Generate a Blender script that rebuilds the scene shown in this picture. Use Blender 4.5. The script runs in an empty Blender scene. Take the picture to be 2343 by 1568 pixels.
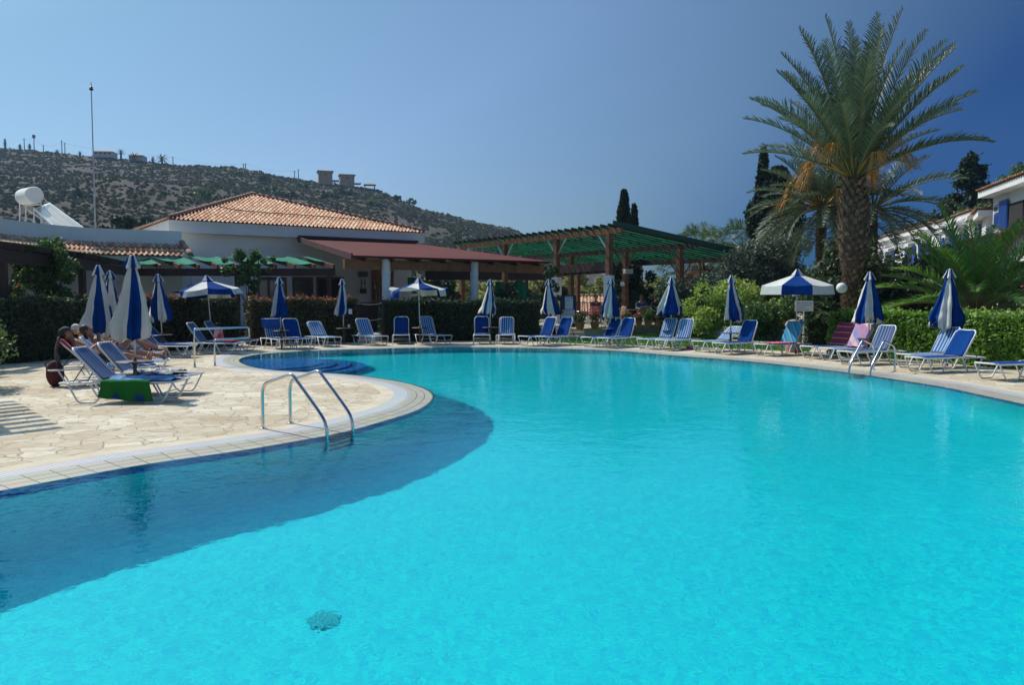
import bpy, bmesh, math, random
import numpy as np
from mathutils import Vector, Matrix, noise
PI = math.pi
S = bpy.context.scene
COL = S.collection
# ---------------------------------------------------------------- camera, sky, sun, exposure
F, U0, V0, HZ, EYE = 1800.0, 1171.5, 784.0, 685.0, 1.65
cam = bpy.data.objects.new('camera', bpy.data.cameras.new('camera')); COL.objects.link(cam); S.camera = cam
cam.location = (0, 0, EYE); cam.data.sensor_width = 36; cam.data.lens = 36*F/2343
cam.rotation_euler = (PI/2-math.atan((V0-HZ)/F), 0, 0); cam.data.clip_start = .1; cam.data.clip_end = 3000
SEL, SAZ = math.radians(50), math.radians(-49)
SUN = Vector((math.sin(SAZ)*math.cos(SEL), math.cos(SAZ)*math.cos(SEL), math.sin(SEL)))
W = bpy.data.worlds.new('World'); S.world = W; W.use_nodes = True
wn = W.node_tree.nodes; wl = W.node_tree.links
sky = wn.new('ShaderNodeTexSky'); sky.sky_type = 'NISHITA'; sky.sun_disc = False
sky.sun_elevation = SEL; sky.sun_rotation = SAZ; sky.air_density = 1.0; sky.dust_density = 0.6; sky.ozone_density = 2.0
tc = wn.new('ShaderNodeTexCoord')
dp = wn.new('ShaderNodeVectorMath'); dp.operation = 'DOT_PRODUCT'; dp.inputs[1].default_value = tuple(SUN)
wl.new(tc.outputs['Generated'], dp.inputs[0])
mr0 = wn.new('ShaderNodeMapRange'); mr0.inputs[1].default_value = -1; mr0.inputs[2].default_value = 1; wl.new(dp.outputs['Value'], mr0.inputs[0])
rp = wn.new('ShaderNodeValToRGB'); wl.new(mr0.outputs[0], rp.inputs[0]); cr = rp.color_ramp
# the sky is darkest and bluest at right angles to the sun, paler towards it (as through a polariser)
cr.elements[0].position = 0.0; cr.elements[0].color = (.60, .66, .70, 1)
cr.elements[1].position = 1.0; cr.elements[1].color = (.90, .92, .84, 1)
for d_, c_ in ((-.3, (.45, .52, .60)), (.10, (.018, .10, .25)), (.28, (.028, .115, .265)), (.45, (.31, .375, .415)), (.625, (.49, .54, .575)), (.80, (.49, .58, .57))):
    e_ = cr.elements.new((d_+1)/2); e_.color = (*c_, 1)
mx = wn.new('ShaderNodeMixRGB'); mx.blend_type = 'MULTIPLY'; mx.inputs[0].default_value = 1
wl.new(sky.outputs[0], mx.inputs[1]); wl.new(rp.outputs[0], mx.inputs[2])
sz = wn.new('ShaderNodeSeparateXYZ'); wl.new(tc.outputs['Generated'], sz.inputs[0])
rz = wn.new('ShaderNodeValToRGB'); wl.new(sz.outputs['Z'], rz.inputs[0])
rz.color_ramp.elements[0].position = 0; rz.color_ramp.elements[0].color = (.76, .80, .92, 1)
rz.color_ramp.elements[1].position = .75; rz.color_ramp.elements[1].color = (2.3, 2.6, 2.5, 1)  # unseen zenith brightened beyond a real sky, to lift the ambient fill
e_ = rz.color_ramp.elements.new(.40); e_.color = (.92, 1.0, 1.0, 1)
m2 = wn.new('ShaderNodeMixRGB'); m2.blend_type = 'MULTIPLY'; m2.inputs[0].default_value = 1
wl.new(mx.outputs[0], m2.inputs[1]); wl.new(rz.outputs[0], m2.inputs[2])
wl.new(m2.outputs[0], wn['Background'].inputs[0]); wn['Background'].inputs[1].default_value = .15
sl = bpy.data.lights.new('sun', 'SUN'); sl.energy = 3.5; sl.angle = math.radians(.53); sl.color = (1, .955, .87)
so = bpy.data.objects.new('sun', sl); COL.objects.link(so); so.rotation_euler = SUN.to_track_quat('Z', 'Y').to_euler()
so.location = (-20, 15, 30); sl.cycles.is_caustics_light = True
S.view_settings.view_transform = 'Standard'; S.view_settings.look = 'None'; S.view_settings.exposure = .2; S.view_settings.gamma = 1
S.render.engine = 'CYCLES'; S.cycles.use_denoising = True
S.cycles.max_bounces = 10; S.cycles.transparent_max_bounces = 16; S.cycles.sample_clamp_indirect = 4
S.cycles.caustics_refractive = True; S.cycles.caustics_reflective = False
# ---------------------------------------------------------------- measuring helpers
_c, _s = math.cos(math.atan((V0-HZ)/F)), math.sin(math.atan((V0-HZ)/F))
def ray(u, v):
    x, y, z = (u-U0)/F, 1.0, -(v-V0)/F
    return Vector((x, _c*y+_s*z, -_s*y+_c*z))
def G(u, v, z=0):
    d = ray(u, v); t = (z-EYE)/d.z; return Vector((d.x*t, d.y*t, z))
def D(u, v, y):
    d = ray(u, v); t = y/d.y; return Vector((d.x*t, y, EYE+d.z*t))
def wallpt(u, v, A, B, off=0.0):
    d = ray(u, v); ex, ey = B[0]-A[0], B[1]-A[1]
    n = Vector((ey, -ex)).normalized(); ax, ay = A[0]+n.x*off, A[1]+n.y*off
    t = (ax*n.x+ay*n.y)/(d.x*n.x+d.y*n.y); return Vector((d.x*t, d.y*t, EYE+d.z*t))
# ---------------------------------------------------------------- materials
MATS = {}
def mat(name, col, rough=.7, var=0.0, vscale=3.0, col2=None, bump=0.0, bscale=30.0, metal=0.0, trans=0.0, spec=None, detail=4.0, rand=0.0):
    if name in MATS: return MATS[name]
    m = bpy.data.materials.new(name); m.use_nodes = True; MATS[name] = m
    nt = m.node_tree; N = nt.nodes; L = nt.links; b = N['Principled BSDF']
    b.inputs['Base Color'].default_value = (*col, 1); b.inputs['Roughness'].default_value = rough; b.inputs['Metallic'].default_value = metal
    if spec is not None: b.inputs['Specular IOR Level'].default_value = spec
    t = N.new('ShaderNodeTexCoord'); last = None
    if col2 is None and var: col2 = tuple(c*(1-var) for c in col)
    if col2 is not None:
        nz = N.new('ShaderNodeTexNoise'); nz.inputs['Scale'].default_value = vscale; nz.inputs['Detail'].default_value = detail
        L.new(t.outputs['Object'], nz.inputs['Vector'])
        r = N.new('ShaderNodeValToRGB'); r.color_ramp.elements[0].position = .35; r.color_ramp.elements[1].position = .65
        r.color_ramp.elements[0].color = (*col, 1); r.color_ramp.elements[1].color = (*col2, 1)
        L.new(nz.outputs['Fac'], r.inputs[0]); L.new(r.outputs[0], b.inputs['Base Color']); last = r.outputs[0]
    if rand:
        g = N.new('ShaderNodeNewGeometry'); mm = N.new('ShaderNodeMapRange'); mm.inputs[3].default_value = 1-rand; mm.inputs[4].default_value = 1+rand
        L.new(g.outputs['Random Per Island'], mm.inputs[0])
        h = N.new('ShaderNodeHueSaturation'); L.new(mm.outputs[0], h.inputs['Value'])
        if last is not None: L.new(last, h.inputs['Color'])
        else: h.inputs['Color'].default_value = (*col, 1)
        L.new(h.outputs[0], b.inputs['Base Color']); last = h.outputs[0]
    if bump:
        nb = N.new('ShaderNodeTexNoise'); nb.inputs['Scale'].default_value = bscale; nb.inputs['Detail'].default_value = 5
        L.new(t.outputs['Object'], nb.inputs['Vector'])
        bp = N.new('ShaderNodeBump'); bp.inputs['Strength'].default_value = bump; bp.inputs['Distance'].default_value = .02
        L.new(nb.outputs['Fac'], bp.inputs['Height']); L.new(bp.outputs[0], b.inputs['Normal'])
    if trans:
        tr = N.new('ShaderNodeBsdfTranslucent'); tr.inputs[0].default_value = (*[min(1, c*1.3) for c in col], 1)
        if last is not None: L.new(last, tr.inputs[0])
        ms = N.new('ShaderNodeMixShader'); ms.inputs[0].default_value = trans
        L.new(b.outputs[0], ms.inputs[1]); L.new(tr.outputs[0], ms.inputs[2]); L.new(ms.outputs[0], N['Material Output'].inputs[0])
    return m
def stripes(name, c1, c2, period, duty=.5, axis='X', rough=.75, trans=.15, c3=None):
    if name in MATS: return MATS[name]
    m = mat(name, c1, rough, trans=0); nt = m.node_tree; N = nt.nodes; L = nt.links; b = N['Principled BSDF']
    t = N.new('ShaderNodeTexCoord'); s = N.new('ShaderNodeSeparateXYZ'); L.new(t.outputs['Object'], s.inputs[0])
    a = N.new('ShaderNodeMath'); a.operation = 'DIVIDE'; a.inputs[1].default_value = period; L.new(s.outputs[axis], a.inputs[0])
    a0 = N.new('ShaderNodeMath'); a0.operation = 'ADD'; a0.inputs[1].default_value = 100.25; L.new(a.outputs[0], a0.inputs[0])
    f = N.new('ShaderNodeMath'); f.operation = 'FRACT'; L.new(a0.outputs[0], f.inputs[0])
    r = N.new('ShaderNodeValToRGB'); r.color_ramp.interpolation = 'CONSTANT'
    r.color_ramp.elements[0].color = (*c1, 1); r.color_ramp.elements[1].position = duty; r.color_ramp.elements[1].color = (*c2, 1)
    if c3: e = r.color_ramp.elements.new(duty+(1-duty)*.5); e.color = (*c3, 1)
    L.new(f.outputs[0], r.inputs[0]); L.new(r.outputs[0], b.inputs['Base Color'])
    if trans:
        tr = N.new('ShaderNodeBsdfTranslucent'); L.new(r.outputs[0], tr.inputs[0])
        ms = N.new('ShaderNodeMixShader'); ms.inputs[0].default_value = trans
        L.new(b.outputs[0], ms.inputs[1]); L.new(tr.outputs[0], ms.inputs[2]); L.new(ms.outputs[0], N['Material Output'].inputs[0])
    return m
BLUE = (.002, .058, .26); LBLUE = (.30, .42, .62)
M_alu = mat('aluminium', (.62, .62, .60), .35, metal=.85)
M_alu_w = mat('white_metal', (.72, .72, .70), .45)
M_steel = mat('stainless', (.62, .62, .60), .16, metal=1.0)
M_blue = mat('blue_textile', BLUE, .9, var=.2, vscale=6, trans=.12, spec=.12)
M_strip = stripes('striped_textile', (.01, .085, .30), (.30, .46, .62), .085, .52)
M_strip2 = stripes('dark_striped_textile', (.02, .06, .19), (.15, .23, .36), .085, .62)
M_cblue = mat('canopy_blue', (.002, .056, .27), .9, var=.25, vscale=4, trans=.22, spec=.12)
M_cwhite = mat('canopy_white', (.80, .78, .71), .85, var=.10, vscale=4, trans=.25)
M_tread = mat('tread_rubber', (.02, .045, .05), .7)
M_pole = mat('pole_white', (.70, .68, .62), .4)
M_post = mat('post_brown', (.13, .10, .08), .7, var=.3, vscale=20)
M_table = mat('table_brown', (.09, .055, .04), .5)
M_white = mat('white_render', (.78, .77, .74), .85, var=.08, vscale=.8, bump=.15, bscale=25)
M_cream = mat('cream_render', (.62, .58, .50), .85, var=.1, vscale=.8)
M_wood = mat('brown_wood', (.20, .085, .035), .65, col2=(.13, .05, .022), vscale=5, bump=.2)
M_woodo = mat('orange_wood', (.28, .12, .045), .65, col2=(.19, .075, .028), vscale=4, bump=.2)
M_woodd = mat('dark_wood', (.055, .026, .018), .6, var=.3, vscale=6)
M_dark = mat('dark_interior', (.02, .018, .016), .9)
M_black = mat('black_metal', (.02, .02, .02), .5)
M_greenc = mat('green_shade_cloth', (.015, .42, .25), .8, var=.3, vscale=2, trans=.5)
M_red = mat('red_roof_sheet', (.13, .031, .022), .85, col2=(.105, .026, .019), spec=.15, vscale=.7, bump=.1)
M_redd = mat('maroon_board_shade', (.10, .025, .025), .8, var=.3, vscale=1)  # dark maroon for the side board and the painted eave shadow
M_glass = mat('window_glass', (.03, .035, .04), .06, spec=.8)
M_bark = mat('bark', (.11, .075, .05), .9, col2=(.05, .035, .025), vscale=9, bump=.6, bscale=12)
M_skin = mat('skin', (.48, .23, .135), .55, var=.12, vscale=8)
M_skin2 = mat('tanned_skin', (.36, .16, .09), .55, var=.12, vscale=8)
# ---------------------------------------------------------------- mesh helpers
class MB:
    def __init__(s): s.v, s.f, s.m = [], [], []
    def add(s, vs, fs, mi=0):
        b = len(s.v); s.v += [tuple(p) for p in vs]; s.f += [tuple(i+b for i in f) for f in fs]; s.m += [mi]*len(fs); return s
    def box(s, c, d, rz=0, mi=0, rot=None):
        R = rot or Matrix.Rotation(rz, 3, 'Z'); c = Vector(c)
        vs = [c+R@Vector((x*d[0]/2, y*d[1]/2, z*d[2]/2)) for x in (-1, 1) for y in (-1, 1) for z in (-1, 1)]
        return s.add(vs, [(0, 1, 3, 2), (4, 6, 7, 5), (0, 4, 5, 1), (2, 3, 7, 6), (0, 2, 6, 4), (1, 5, 7, 3)], mi)
    def bar(s, a, b, w, h, mi=0, up=(0, 0, 1)):
        a, b = Vector(a), Vector(b); d = (b-a); L = d.length; y = d.normalized(); x = y.cross(Vector(up))
        x = x.normalized() if x.length > 1e-5 else Vector((1, 0, 0)); z = x.cross(y)
        R = Matrix((x, y, z)).transposed(); return s.box((a+b)/2, (w, L, h), rot=R, mi=mi)
    def tube(s, pts, r, n=8, mi=0, cap=True):
        pts = [Vector(p) for p in pts]; rs = r if isinstance(r, (list, tuple)) else [r]*len(pts)
        t0 = (pts[1]-pts[0]).normalized(); ref = Vector((0, 0, 1)) if abs(t0.z) < .9 else Vector((1, 0, 0))
        x = t0.cross(ref).normalized(); vs = []
        for i, p in enumerate(pts):
            t = ((pts[min(i+1, len(pts)-1)]-pts[max(i-1, 0)])).normalized()
            x = (x-t*x.dot(t)).normalized(); y = t.cross(x)
            vs += [p+(x*math.cos(2*PI*k/n)+y*math.sin(2*PI*k/n))*rs[i] for k in range(n)]
        fs = [(i*n+k, i*n+(k+1) % n, (i+1)*n+(k+1) % n, (i+1)*n+k) for i in range(len(pts)-1) for k in range(n)]
        if cap: fs += [tuple(range(n-1, -1, -1)), tuple((len(pts)-1)*n+k for k in range(n))]
        return s.add(vs, fs, mi)
    def lathe(s, prof, c=(0, 0, 0), n=20, mi=0, cap=True):
        c = Vector(c); vs = [c+Vector((r*math.cos(2*PI*k/n), r*math.sin(2*PI*k/n), z)) for r, z in prof for k in range(n)]
        fs = [(i*n+k, i*n+(k+1) % n, (i+1)*n+(k+1) % n, (i+1)*n+k) for i in range(len(prof)-1) for k in range(n)]
        if cap: fs += [tuple(range(n-1, -1, -1)), tuple((len(prof)-1)*n+k for k in range(n))]
        return s.add(vs, fs, mi)
    def ell(s, c, r, n=12, m=8, mi=0, R=None):
        c = Vector(c); vs = []; fs = []
        for i in range(m+1):
            a = PI*i/m
            for k in range(n):
                b = 2*PI*k/n; p = Vector((r[0]*math.sin(a)*math.cos(b), r[1]*math.sin(a)*math.sin(b), r[2]*math.cos(a)))
                vs.append(c+(R@p if R else p))
        fs = [(i*n+k, (i+1)*n+k, (i+1)*n+(k+1) % n, i*n+(k+1) % n) for i in range(m) for k in range(n)]
        return s.add(vs, fs, mi)
    def prism(s, poly, z0, z1, mi=0):
        n = len(poly); vs = [(p[0], p[1], z0) for p in poly]+[(p[0], p[1], z1) for p in poly]
        fs = [tuple(range(n-1, -1, -1)), tuple(range(n, 2*n))]+[(i, (i+1) % n, n+(i+1) % n, n+i) for i in range(n)]
        return s.add(vs, fs, mi)
    def grid(s, fn, nu, nv, mi=0):
        vs = [fn(i/nu, j/nv) for j in range(nv+1) for i in range(nu+1)]
        return s.add(vs, [(j*(nu+1)+i, j*(nu+1)+i+1, (j+1)*(nu+1)+i+1, (j+1)*(nu+1)+i) for j in range(nv) for i in range(nu)], mi)
    def build(s, name, m, parent=None, smooth=False, flip=True, thick=0):
        me = bpy.data.meshes.new(name); me.from_pydata(s.v, [], s.f)
        for x in (m if isinstance(m, (list, tuple)) else [m]): me.materials.append(x)
        me.polygons.foreach_set('material_index', s.m)
        if flip:
            bm = bmesh.new(); bm.from_mesh(me); bmesh.ops.recalc_face_normals(bm, faces=bm.faces); bm.to_mesh(me); bm.free()
        if smooth: me.polygons.foreach_set('use_smooth', [True]*len(me.polygons))
        me.update()
        o = bpy.data.objects.new(name, me); COL.objects.link(o)
        if parent is not None: o.parent = parent
        if thick: md = o.modifiers.new('t', 'SOLIDIFY'); md.thickness = thick
        return o
def tag(o, label=None, cat=None, group=None, kind=None):
    if label: o['label'] = label
    if cat: o['category'] = cat
    if group: o['group'] = group
    if kind: o['kind'] = kind
    return o
def empty(name, loc=(0, 0, 0), rz=0, label=None, cat=None, group=None):
    o = bpy.data.objects.new(name, None); COL.objects.link(o); o.location = loc; o.rotation_euler = (0, 0, rz); o.empty_display_size = .2
    return tag(o, label, cat, group)
def copy_tree(o, parent=None):
    c = o.copy(); COL.objects.link(c); c.parent = parent
    for ch in list(o.children): copy_tree(ch, c)
    return c
def spline(pts, n=6, closed=False):
    P = [Vector(p) for p in pts]; N = len(P); out = []
    for i in range(N if closed else N-1):
        g = (lambda k: P[k % N]) if closed else (lambda k: P[max(0, min(N-1, k))])
        a, b, c, d = g(i-1), g(i), g(i+1), g(i+2)
        for k in range(n):
            t = k/n; out.append(.5*((2*b)+(c-a)*t+(2*a-5*b+4*c-d)*t*t+(3*b-a-3*c+d)*t**3))
    if not closed: out.append(P[-1])
    return out
# leaf clouds (numpy, many small quads)
def leaf_mesh(name, pts, size, m, parent=None, elong=1.6, seed=0, up=0.0, kind=None, normals=None):
    rg = np.random.default_rng(seed); n = len(pts); P = np.asarray(pts, dtype=np.float64)
    sz = size*(.6+.8*rg.random(n))
    a = rg.normal(size=(n, 3)); a[:, 2] += up
    a /= np.linalg.norm(a, axis=1, keepdims=True)
    b = rg.normal(size=(n, 3)); b -= a*(a*b).sum(1, keepdims=True); b /= np.linalg.norm(b, axis=1, keepdims=True)
    A = a*(sz*elong)[:, None]/2; B = b*sz[:, None]/2
    V = np.stack([P-A, P+B*.9, P+A, P-B*.9], 1).reshape(-1, 3)
    me = bpy.data.meshes.new(name); me.vertices.add(4*n); me.vertices.foreach_set('co', V.ravel())
    me.loops.add(4*n); me.loops.foreach_set('vertex_index', np.arange(4*n)); me.polygons.add(n)
    me.polygons.foreach_set('loop_start', np.arange(n)*4); me.polygons.foreach_set('loop_total', np.full(n, 4))
    me.update(); me.validate(); me.materials.append(m)
    o = bpy.data.objects.new(name, me); COL.objects.link(o)
    if parent is not None: o.parent = parent
    return o
def blob_pts(centers, n, rg, shell=.55):
    c = np.array([x[:3] for x in centers]); r = np.array([x[3] if len(x) == 4 else x[3:6] for x in centers], dtype=object)
    R = np.array([[q, q, q] if not hasattr(q, '__len__') else list(q) for q in r], dtype=float)
    w = (R.prod(1))**(2/3); k = rg.choice(len(c), n, p=w/w.sum())
    d = rg.normal(size=(n, 3)); d /= np.linalg.norm(d, axis=1, keepdims=True)
    rad = (shell+(1-shell)*rg.random(n)**.6)[:, None]*(1+.12*rg.normal(size=(n, 1)))
    return c[k]+d*rad*R[k]
def clumps(c, r, n, rg, cr):
    out = []
    for i in range(n):
        d = rg.normal(size=3); d /= np.linalg.norm(d); t = rg.random()**.45
        out.append((c[0]+d[0]*r[0]*t, c[1]+d[1]*r[1]*t, c[2]+d[2]*r[2]*t, cr*(.6+.8*rg.random())))
    return out
ML_dark = mat('leaf_dark', (.045, .075, .03), .6, trans=.25, rand=.5)
ML_mid = mat('leaf_mid', (.095, .16, .04), .6, trans=.3, rand=.5)
ML_lime = mat('leaf_lime', (.33, .43, .08), .6, trans=.35, rand=.4)
ML_yel = mat('leaf_yellow', (.33, .34, .11), .6, trans=.35, rand=.4)
ML_olive = mat('leaf_olive', (.11, .15, .09), .6, trans=.25, rand=.4)
ML_cyp = mat('leaf_cypress', (.022, .05, .022), .7, trans=.1, rand=.5)
ML_bronze = mat('leaf_bronze', (.10, .085, .03), .6, trans=.25, rand=.55)
ML_redtip = mat('leaf_red_tip', (.42, .11, .05), .6, trans=.3, rand=.4)
ML_hedge = mat('leaf_hedge', (.20, .36, .045), .5, trans=.3, rand=.5)
ML_palm = mat('palm_leaf', (.105, .15, .08), .5, trans=.2, rand=.35)
ML_palmg = mat('young_palm_leaf', (.14, .29, .04), .5, trans=.4, rand=.35)
M_pink = mat('pink_petal', (.70, .07, .16), .6, trans=.3, rand=.3)
M_redp = mat('red_petal', (.65, .04, .03), .6, trans=.3, rand=.3)
M_core = mat('dark_core', (.02, .028, .012), .95)  # near-black solid core inside hedges and cypresses
#PARTS
# ---------------------------------------------------------------- pool outline (water's edge, z = 0 deck level)
edge_px = [(0,1117),(119,1096),(238,1074),(357,1053),(526,1031),(650,1010),(749,993),(823,976),(886,957.5),(950,938),(981,920),(992,903),(977,889),(939,876),(886,866),(802,855),
 (731,850.5),(626,845),(573,836.5),(547,825.5),(554,817),(583,810.5),(647,804.5),(732,800.5),(867,796.5),(955,794.5),(1070,793.6),(1177,794.5),(1240,795.5),(1389,800),(1473,806),(1548,812.5),(1640,819),(1734,827),(1882,843.5),(1960,853),(2040,864.5),(2110,875),(2170,885),(2231,898),(2343,922)]
outl = [G(*p).xy for p in edge_px]
outl += [Vector(p) for p in [(7.95,10.6),(7.2,8),(6.0,5.4),(4.4,3.0),(2.6,1.4),(.5,.75),(-1.6,.9),(-3.6,1.7),(-5.0,3.1),(-5.35,4.6),(-5.0,5.9)]]
raw = [Vector((p.x, p.y, 0)) for p in spline([(p.x, p.y, 0) for p in outl], 8, True)]
# even resample + light smoothing
def resample(P, n):
    P = P+[P[0]]; L = [0]
    for a, b in zip(P, P[1:]): L.append(L[-1]+(b-a).length)
    out = []; j = 0
    for i in range(n):
        t = L[-1]*i/n
        while L[j+1] < t: j += 1
        out.append(P[j].lerp(P[j+1], (t-L[j])/max(1e-9, L[j+1]-L[j])))
    return out
EDGE = resample(raw, 420)
for _ in range(6): EDGE = [(EDGE[i-1]+EDGE[i]*2+EDGE[(i+1) % 420])/4 for i in range(420)]
area = sum(EDGE[i].x*EDGE[(i+1) % 420].y-EDGE[(i+1) % 420].x*EDGE[i].y for i in range(420))
if area < 0: EDGE.reverse()
def offset(P, d):
    n = len(P); out = []
    for i in range(n):
        t = (P[(i+1) % n]-P[i-1]).normalized(); out.append(P[i]+Vector((t.y, -t.x, 0))*d)
    return out
def ring(name, d0, d1, z0, z1, m, thick=0):
    A, B = offset(EDGE, d0), offset(EDGE, d1); n = len(A); mb = MB()
    arc = [0]
    vs = [(p.x, p.y, z0) for p in A]+[(p.x, p.y, z1) for p in B]
    mb.add(vs, [(i, (i+1) % n, n+(i+1) % n, n+i) for i in range(n)])
    o = mb.build(name, m, flip=False)
    me = o.data; uv = me.uv_layers.new(name='UVMap'); acc = [0]
    for i in range(n): acc.append(acc[-1]+(EDGE[(i+1) % n]-EDGE[i]).length)
    for p in me.polygons:
        i = p.index
        for li, vi in zip(p.loop_indices, p.vertices):
            k = vi % n; out = vi >= n
            s_ = acc[i] if k == i else acc[i+1]
            uv.data[li].uv = (s_, d1 if out else d0)
    return o
def uvtile(name, c1, c2, grout, pu, pv, gu, gv, rough=.6, v0=0.0):
    m = mat(name, c1, rough); nt = m.node_tree; N = nt.nodes; L = nt.links; b = N['Principled BSDF']
    t = N.new('ShaderNodeTexCoord'); s = N.new('ShaderNodeSeparateXYZ'); L.new(t.outputs['UV'], s.inputs[0])
    def cell(out, per, g, off=0.0):
        a = N.new('ShaderNodeMath'); a.operation = 'DIVIDE'; a.inputs[1].default_value = per; L.new(out, a.inputs[0])
        o_ = N.new('ShaderNodeMath'); o_.operation = 'ADD'; o_.inputs[1].default_value = off; L.new(a.outputs[0], o_.inputs[0])
        f = N.new('ShaderNodeMath'); f.operation = 'FRACT'; L.new(o_.outputs[0], f.inputs[0])
        l = N.new('ShaderNodeMath'); l.operation = 'LESS_THAN'; l.inputs[1].default_value = g/per; L.new(f.outputs[0], l.inputs[0])
        fl = N.new('ShaderNodeMath'); fl.operation = 'FLOOR'; L.new(o_.outputs[0], fl.inputs[0]); return l.outputs[0], fl.outputs[0]
    lu, cu = cell(s.outputs[0], pu, gu); lv, cv = cell(s.outputs[1], pv, gv, v0)
    mxx = N.new('ShaderNodeMath'); mxx.operation = 'MAXIMUM'; L.new(lu, mxx.inputs[0]); L.new(lv, mxx.inputs[1])
    cb = N.new('ShaderNodeCombineXYZ'); L.new(cu, cb.inputs[0]); L.new(cv, cb.inputs[1])
    w = N.new('ShaderNodeTexWhiteNoise'); L.new(cb.outputs[0], w.inputs['Vector'])
    m1 = N.new('ShaderNodeMixRGB'); m1.inputs[1].default_value = (*c1, 1); m1.inputs[2].default_value = (*c2, 1); L.new(w.outputs['Value'], m1.inputs[0])
    ns = N.new('ShaderNodeTexNoise'); ns.inputs['Scale'].default_value = 1.4; L.new(t.outputs['Object'], ns.inputs['Vector'])
    mm = N.new('ShaderNodeMixRGB'); mm.blend_type = 'MULTIPLY'; mm.inputs[0].default_value = .35; L.new(m1.outputs[0], mm.inputs[1]); L.new(ns.outputs['Color'], mm.inputs[2])
    m3 = N.new('ShaderNodeMixRGB'); L.new(mxx.outputs[0], m3.inputs[0]); L.new(mm.outputs[0], m3.inputs[1]); m3.inputs[2].default_value = (*grout, 1)
    L.new(m3.outputs[0], b.inputs['Base Color'])
    bp = N.new('ShaderNodeBump'); bp.invert = True; bp.inputs['Strength'].default_value = .5; bp.inputs['Distance'].default_value = .006
    L.new(mxx.outputs[0], bp.inputs['Height']); L.new(bp.outputs[0], b.inputs['Normal']); return m
M_cope = uvtile('coping_tile', (.50, .45, .33), (.43, .39, .29), (.09, .08, .06), .26, .135, .014, .014, .5)
M_grate = uvtile('gutter_grating', (.66, .65, .62), (.62, .61, .59), (.20, .20, .19), .034, .30, .009, .012, .5, v0=.6)
M_lip = uvtile('blue_lip_mosaic', (.012, .05, .30), (.02, .07, .36), (.05, .09, .25), .025, .025, .002, .002, .25)
M_border = mat('border_stone', (.60, .50, .36), .8, col2=(.52, .42, .29), vscale=3, bump=.2)
WZ = -.022
# coping dips gently into the water
tag(ring('pool_coping', -.03, .40, -.030, 0.0, M_cope), kind='structure')
tag(ring('gutter_grate', .40, .67, .0, .002, M_grate), kind='structure')
tag(ring('deck_border', .67, .90, .0025, .0025, M_border), kind='structure')
# basin
M_basin = mat('mosaic_caustic_grain', (.012, .56, .68), .6)
def basin_mat():
    m = M_basin; nt = m.node_tree; N = nt.nodes; L = nt.links; b = N['Principled BSDF']
    t = N.new('ShaderNodeTexCoord')
    v = N.new('ShaderNodeTexVoronoi'); v.inputs['Scale'].default_value = 26; L.new(t.outputs['Object'], v.inputs['Vector'])
    r = N.new('ShaderNodeValToRGB'); L.new(v.outputs['Color'], r.inputs[0])
    r.color_ramp.elements[0].color = (.002, .62, .78, 1); r.color_ramp.elements[1].color = (.012, .95, .86, 1)  # mosaic tile tones, whose mottling also paints in fine caustic grain
    n = N.new('ShaderNodeTexNoise'); n.inputs['Scale'].default_value = .35; n.inputs['Detail'].default_value = 3; L.new(t.outputs['Object'], n.inputs['Vector'])
    r2 = N.new('ShaderNodeValToRGB'); L.new(n.outputs['Fac'], r2.inputs[0]); r2.color_ramp.elements[0].position = .3; r2.color_ramp.elements[1].position = .7
    r2.color_ramp.elements[0].color = (.90, .94, .96, 1); r2.color_ramp.elements[1].color = (1, 1, 1, 1)
    mm = N.new('ShaderNodeMixRGB'); mm.blend_type = 'MULTIPLY'; mm.inputs[0].default_value = 1; L.new(r.outputs[0], mm.inputs[1]); L.new(r2.outputs[0], mm.inputs[2])
    L.new(mm.outputs[0], b.inputs['Base Color'])
basin_mat()
M_band = mat('waterline_mosaic', (.005, .10, .50), .3, var=.3, vscale=12)
PD = -1.68
def zfloor(y): return PD
mb = MB(); n = len(EDGE); B0 = offset(EDGE, -.03)
mb.add([(p.x, p.y, -.026) for p in B0]+[(p.x, p.y, -.34) for p in B0], [(i, (i+1) % n, n+(i+1) % n, n+i) for i in range(n)], 1)
# the wall curves into the floor in a wide cove
prof_ = [(0, -.34), (0, -.62)]+[(-.85*(1-math.cos(PI/2*k/12)), -.62+(PD+.62)*math.sin(PI/2*k/12)) for k in range(1, 13)]
rings_ = [[(p.x, p.y, z) for p in offset(B0, d)] for d, z in prof_]
for k in range(len(rings_)-1): mb.add(rings_[k]+rings_[k+1], [(i, (i+1) % n, n+(i+1) % n, n+i) for i in range(n)], 0)
walls = tag(mb.build('pool_wall', [M_basin, M_band], flip=False, smooth=False), kind='structure')
bm_ = bmesh.new(); bm_.from_mesh(walls.data); bmesh.ops.remove_doubles(bm_, verts=bm_.verts, dist=.0005)
for f in bm_.faces: f.smooth = True
bm_.to_mesh(walls.data); bm_.free()
FLR = rings_[-1]
def filled(name, loops, z, m, smooth=False):
    bm = bmesh.new(); es = []
    for lp in loops:
        vs = [bm.verts.new((p[0], p[1], z)) for p in lp]
        es += [bm.edges.new((vs[i], vs[(i+1) % len(vs)])) for i in range(len(vs))]
    bmesh.ops.triangle_fill(bm, use_beauty=True, use_dissolve=False, edges=es)
    for f in bm.faces:
        if f.normal.z < 0: f.normal_flip()
        f.smooth = smooth
    me = bpy.data.meshes.new(name); bm.to_mesh(me); bm.free(); me.materials.append(m)
    o = bpy.data.objects.new(name, me); COL.objects.link(o); return o
floor_ = tag(filled('pool_floor', [[(p[0], p[1]) for p in offset(B0, -.70)]], PD-.003, M_basin), kind='structure')
wm = bpy.data.materials.new('water'); wm.use_nodes = True; nt = wm.node_tree; nt.nodes.clear(); N = nt.nodes; L = nt.links
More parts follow.
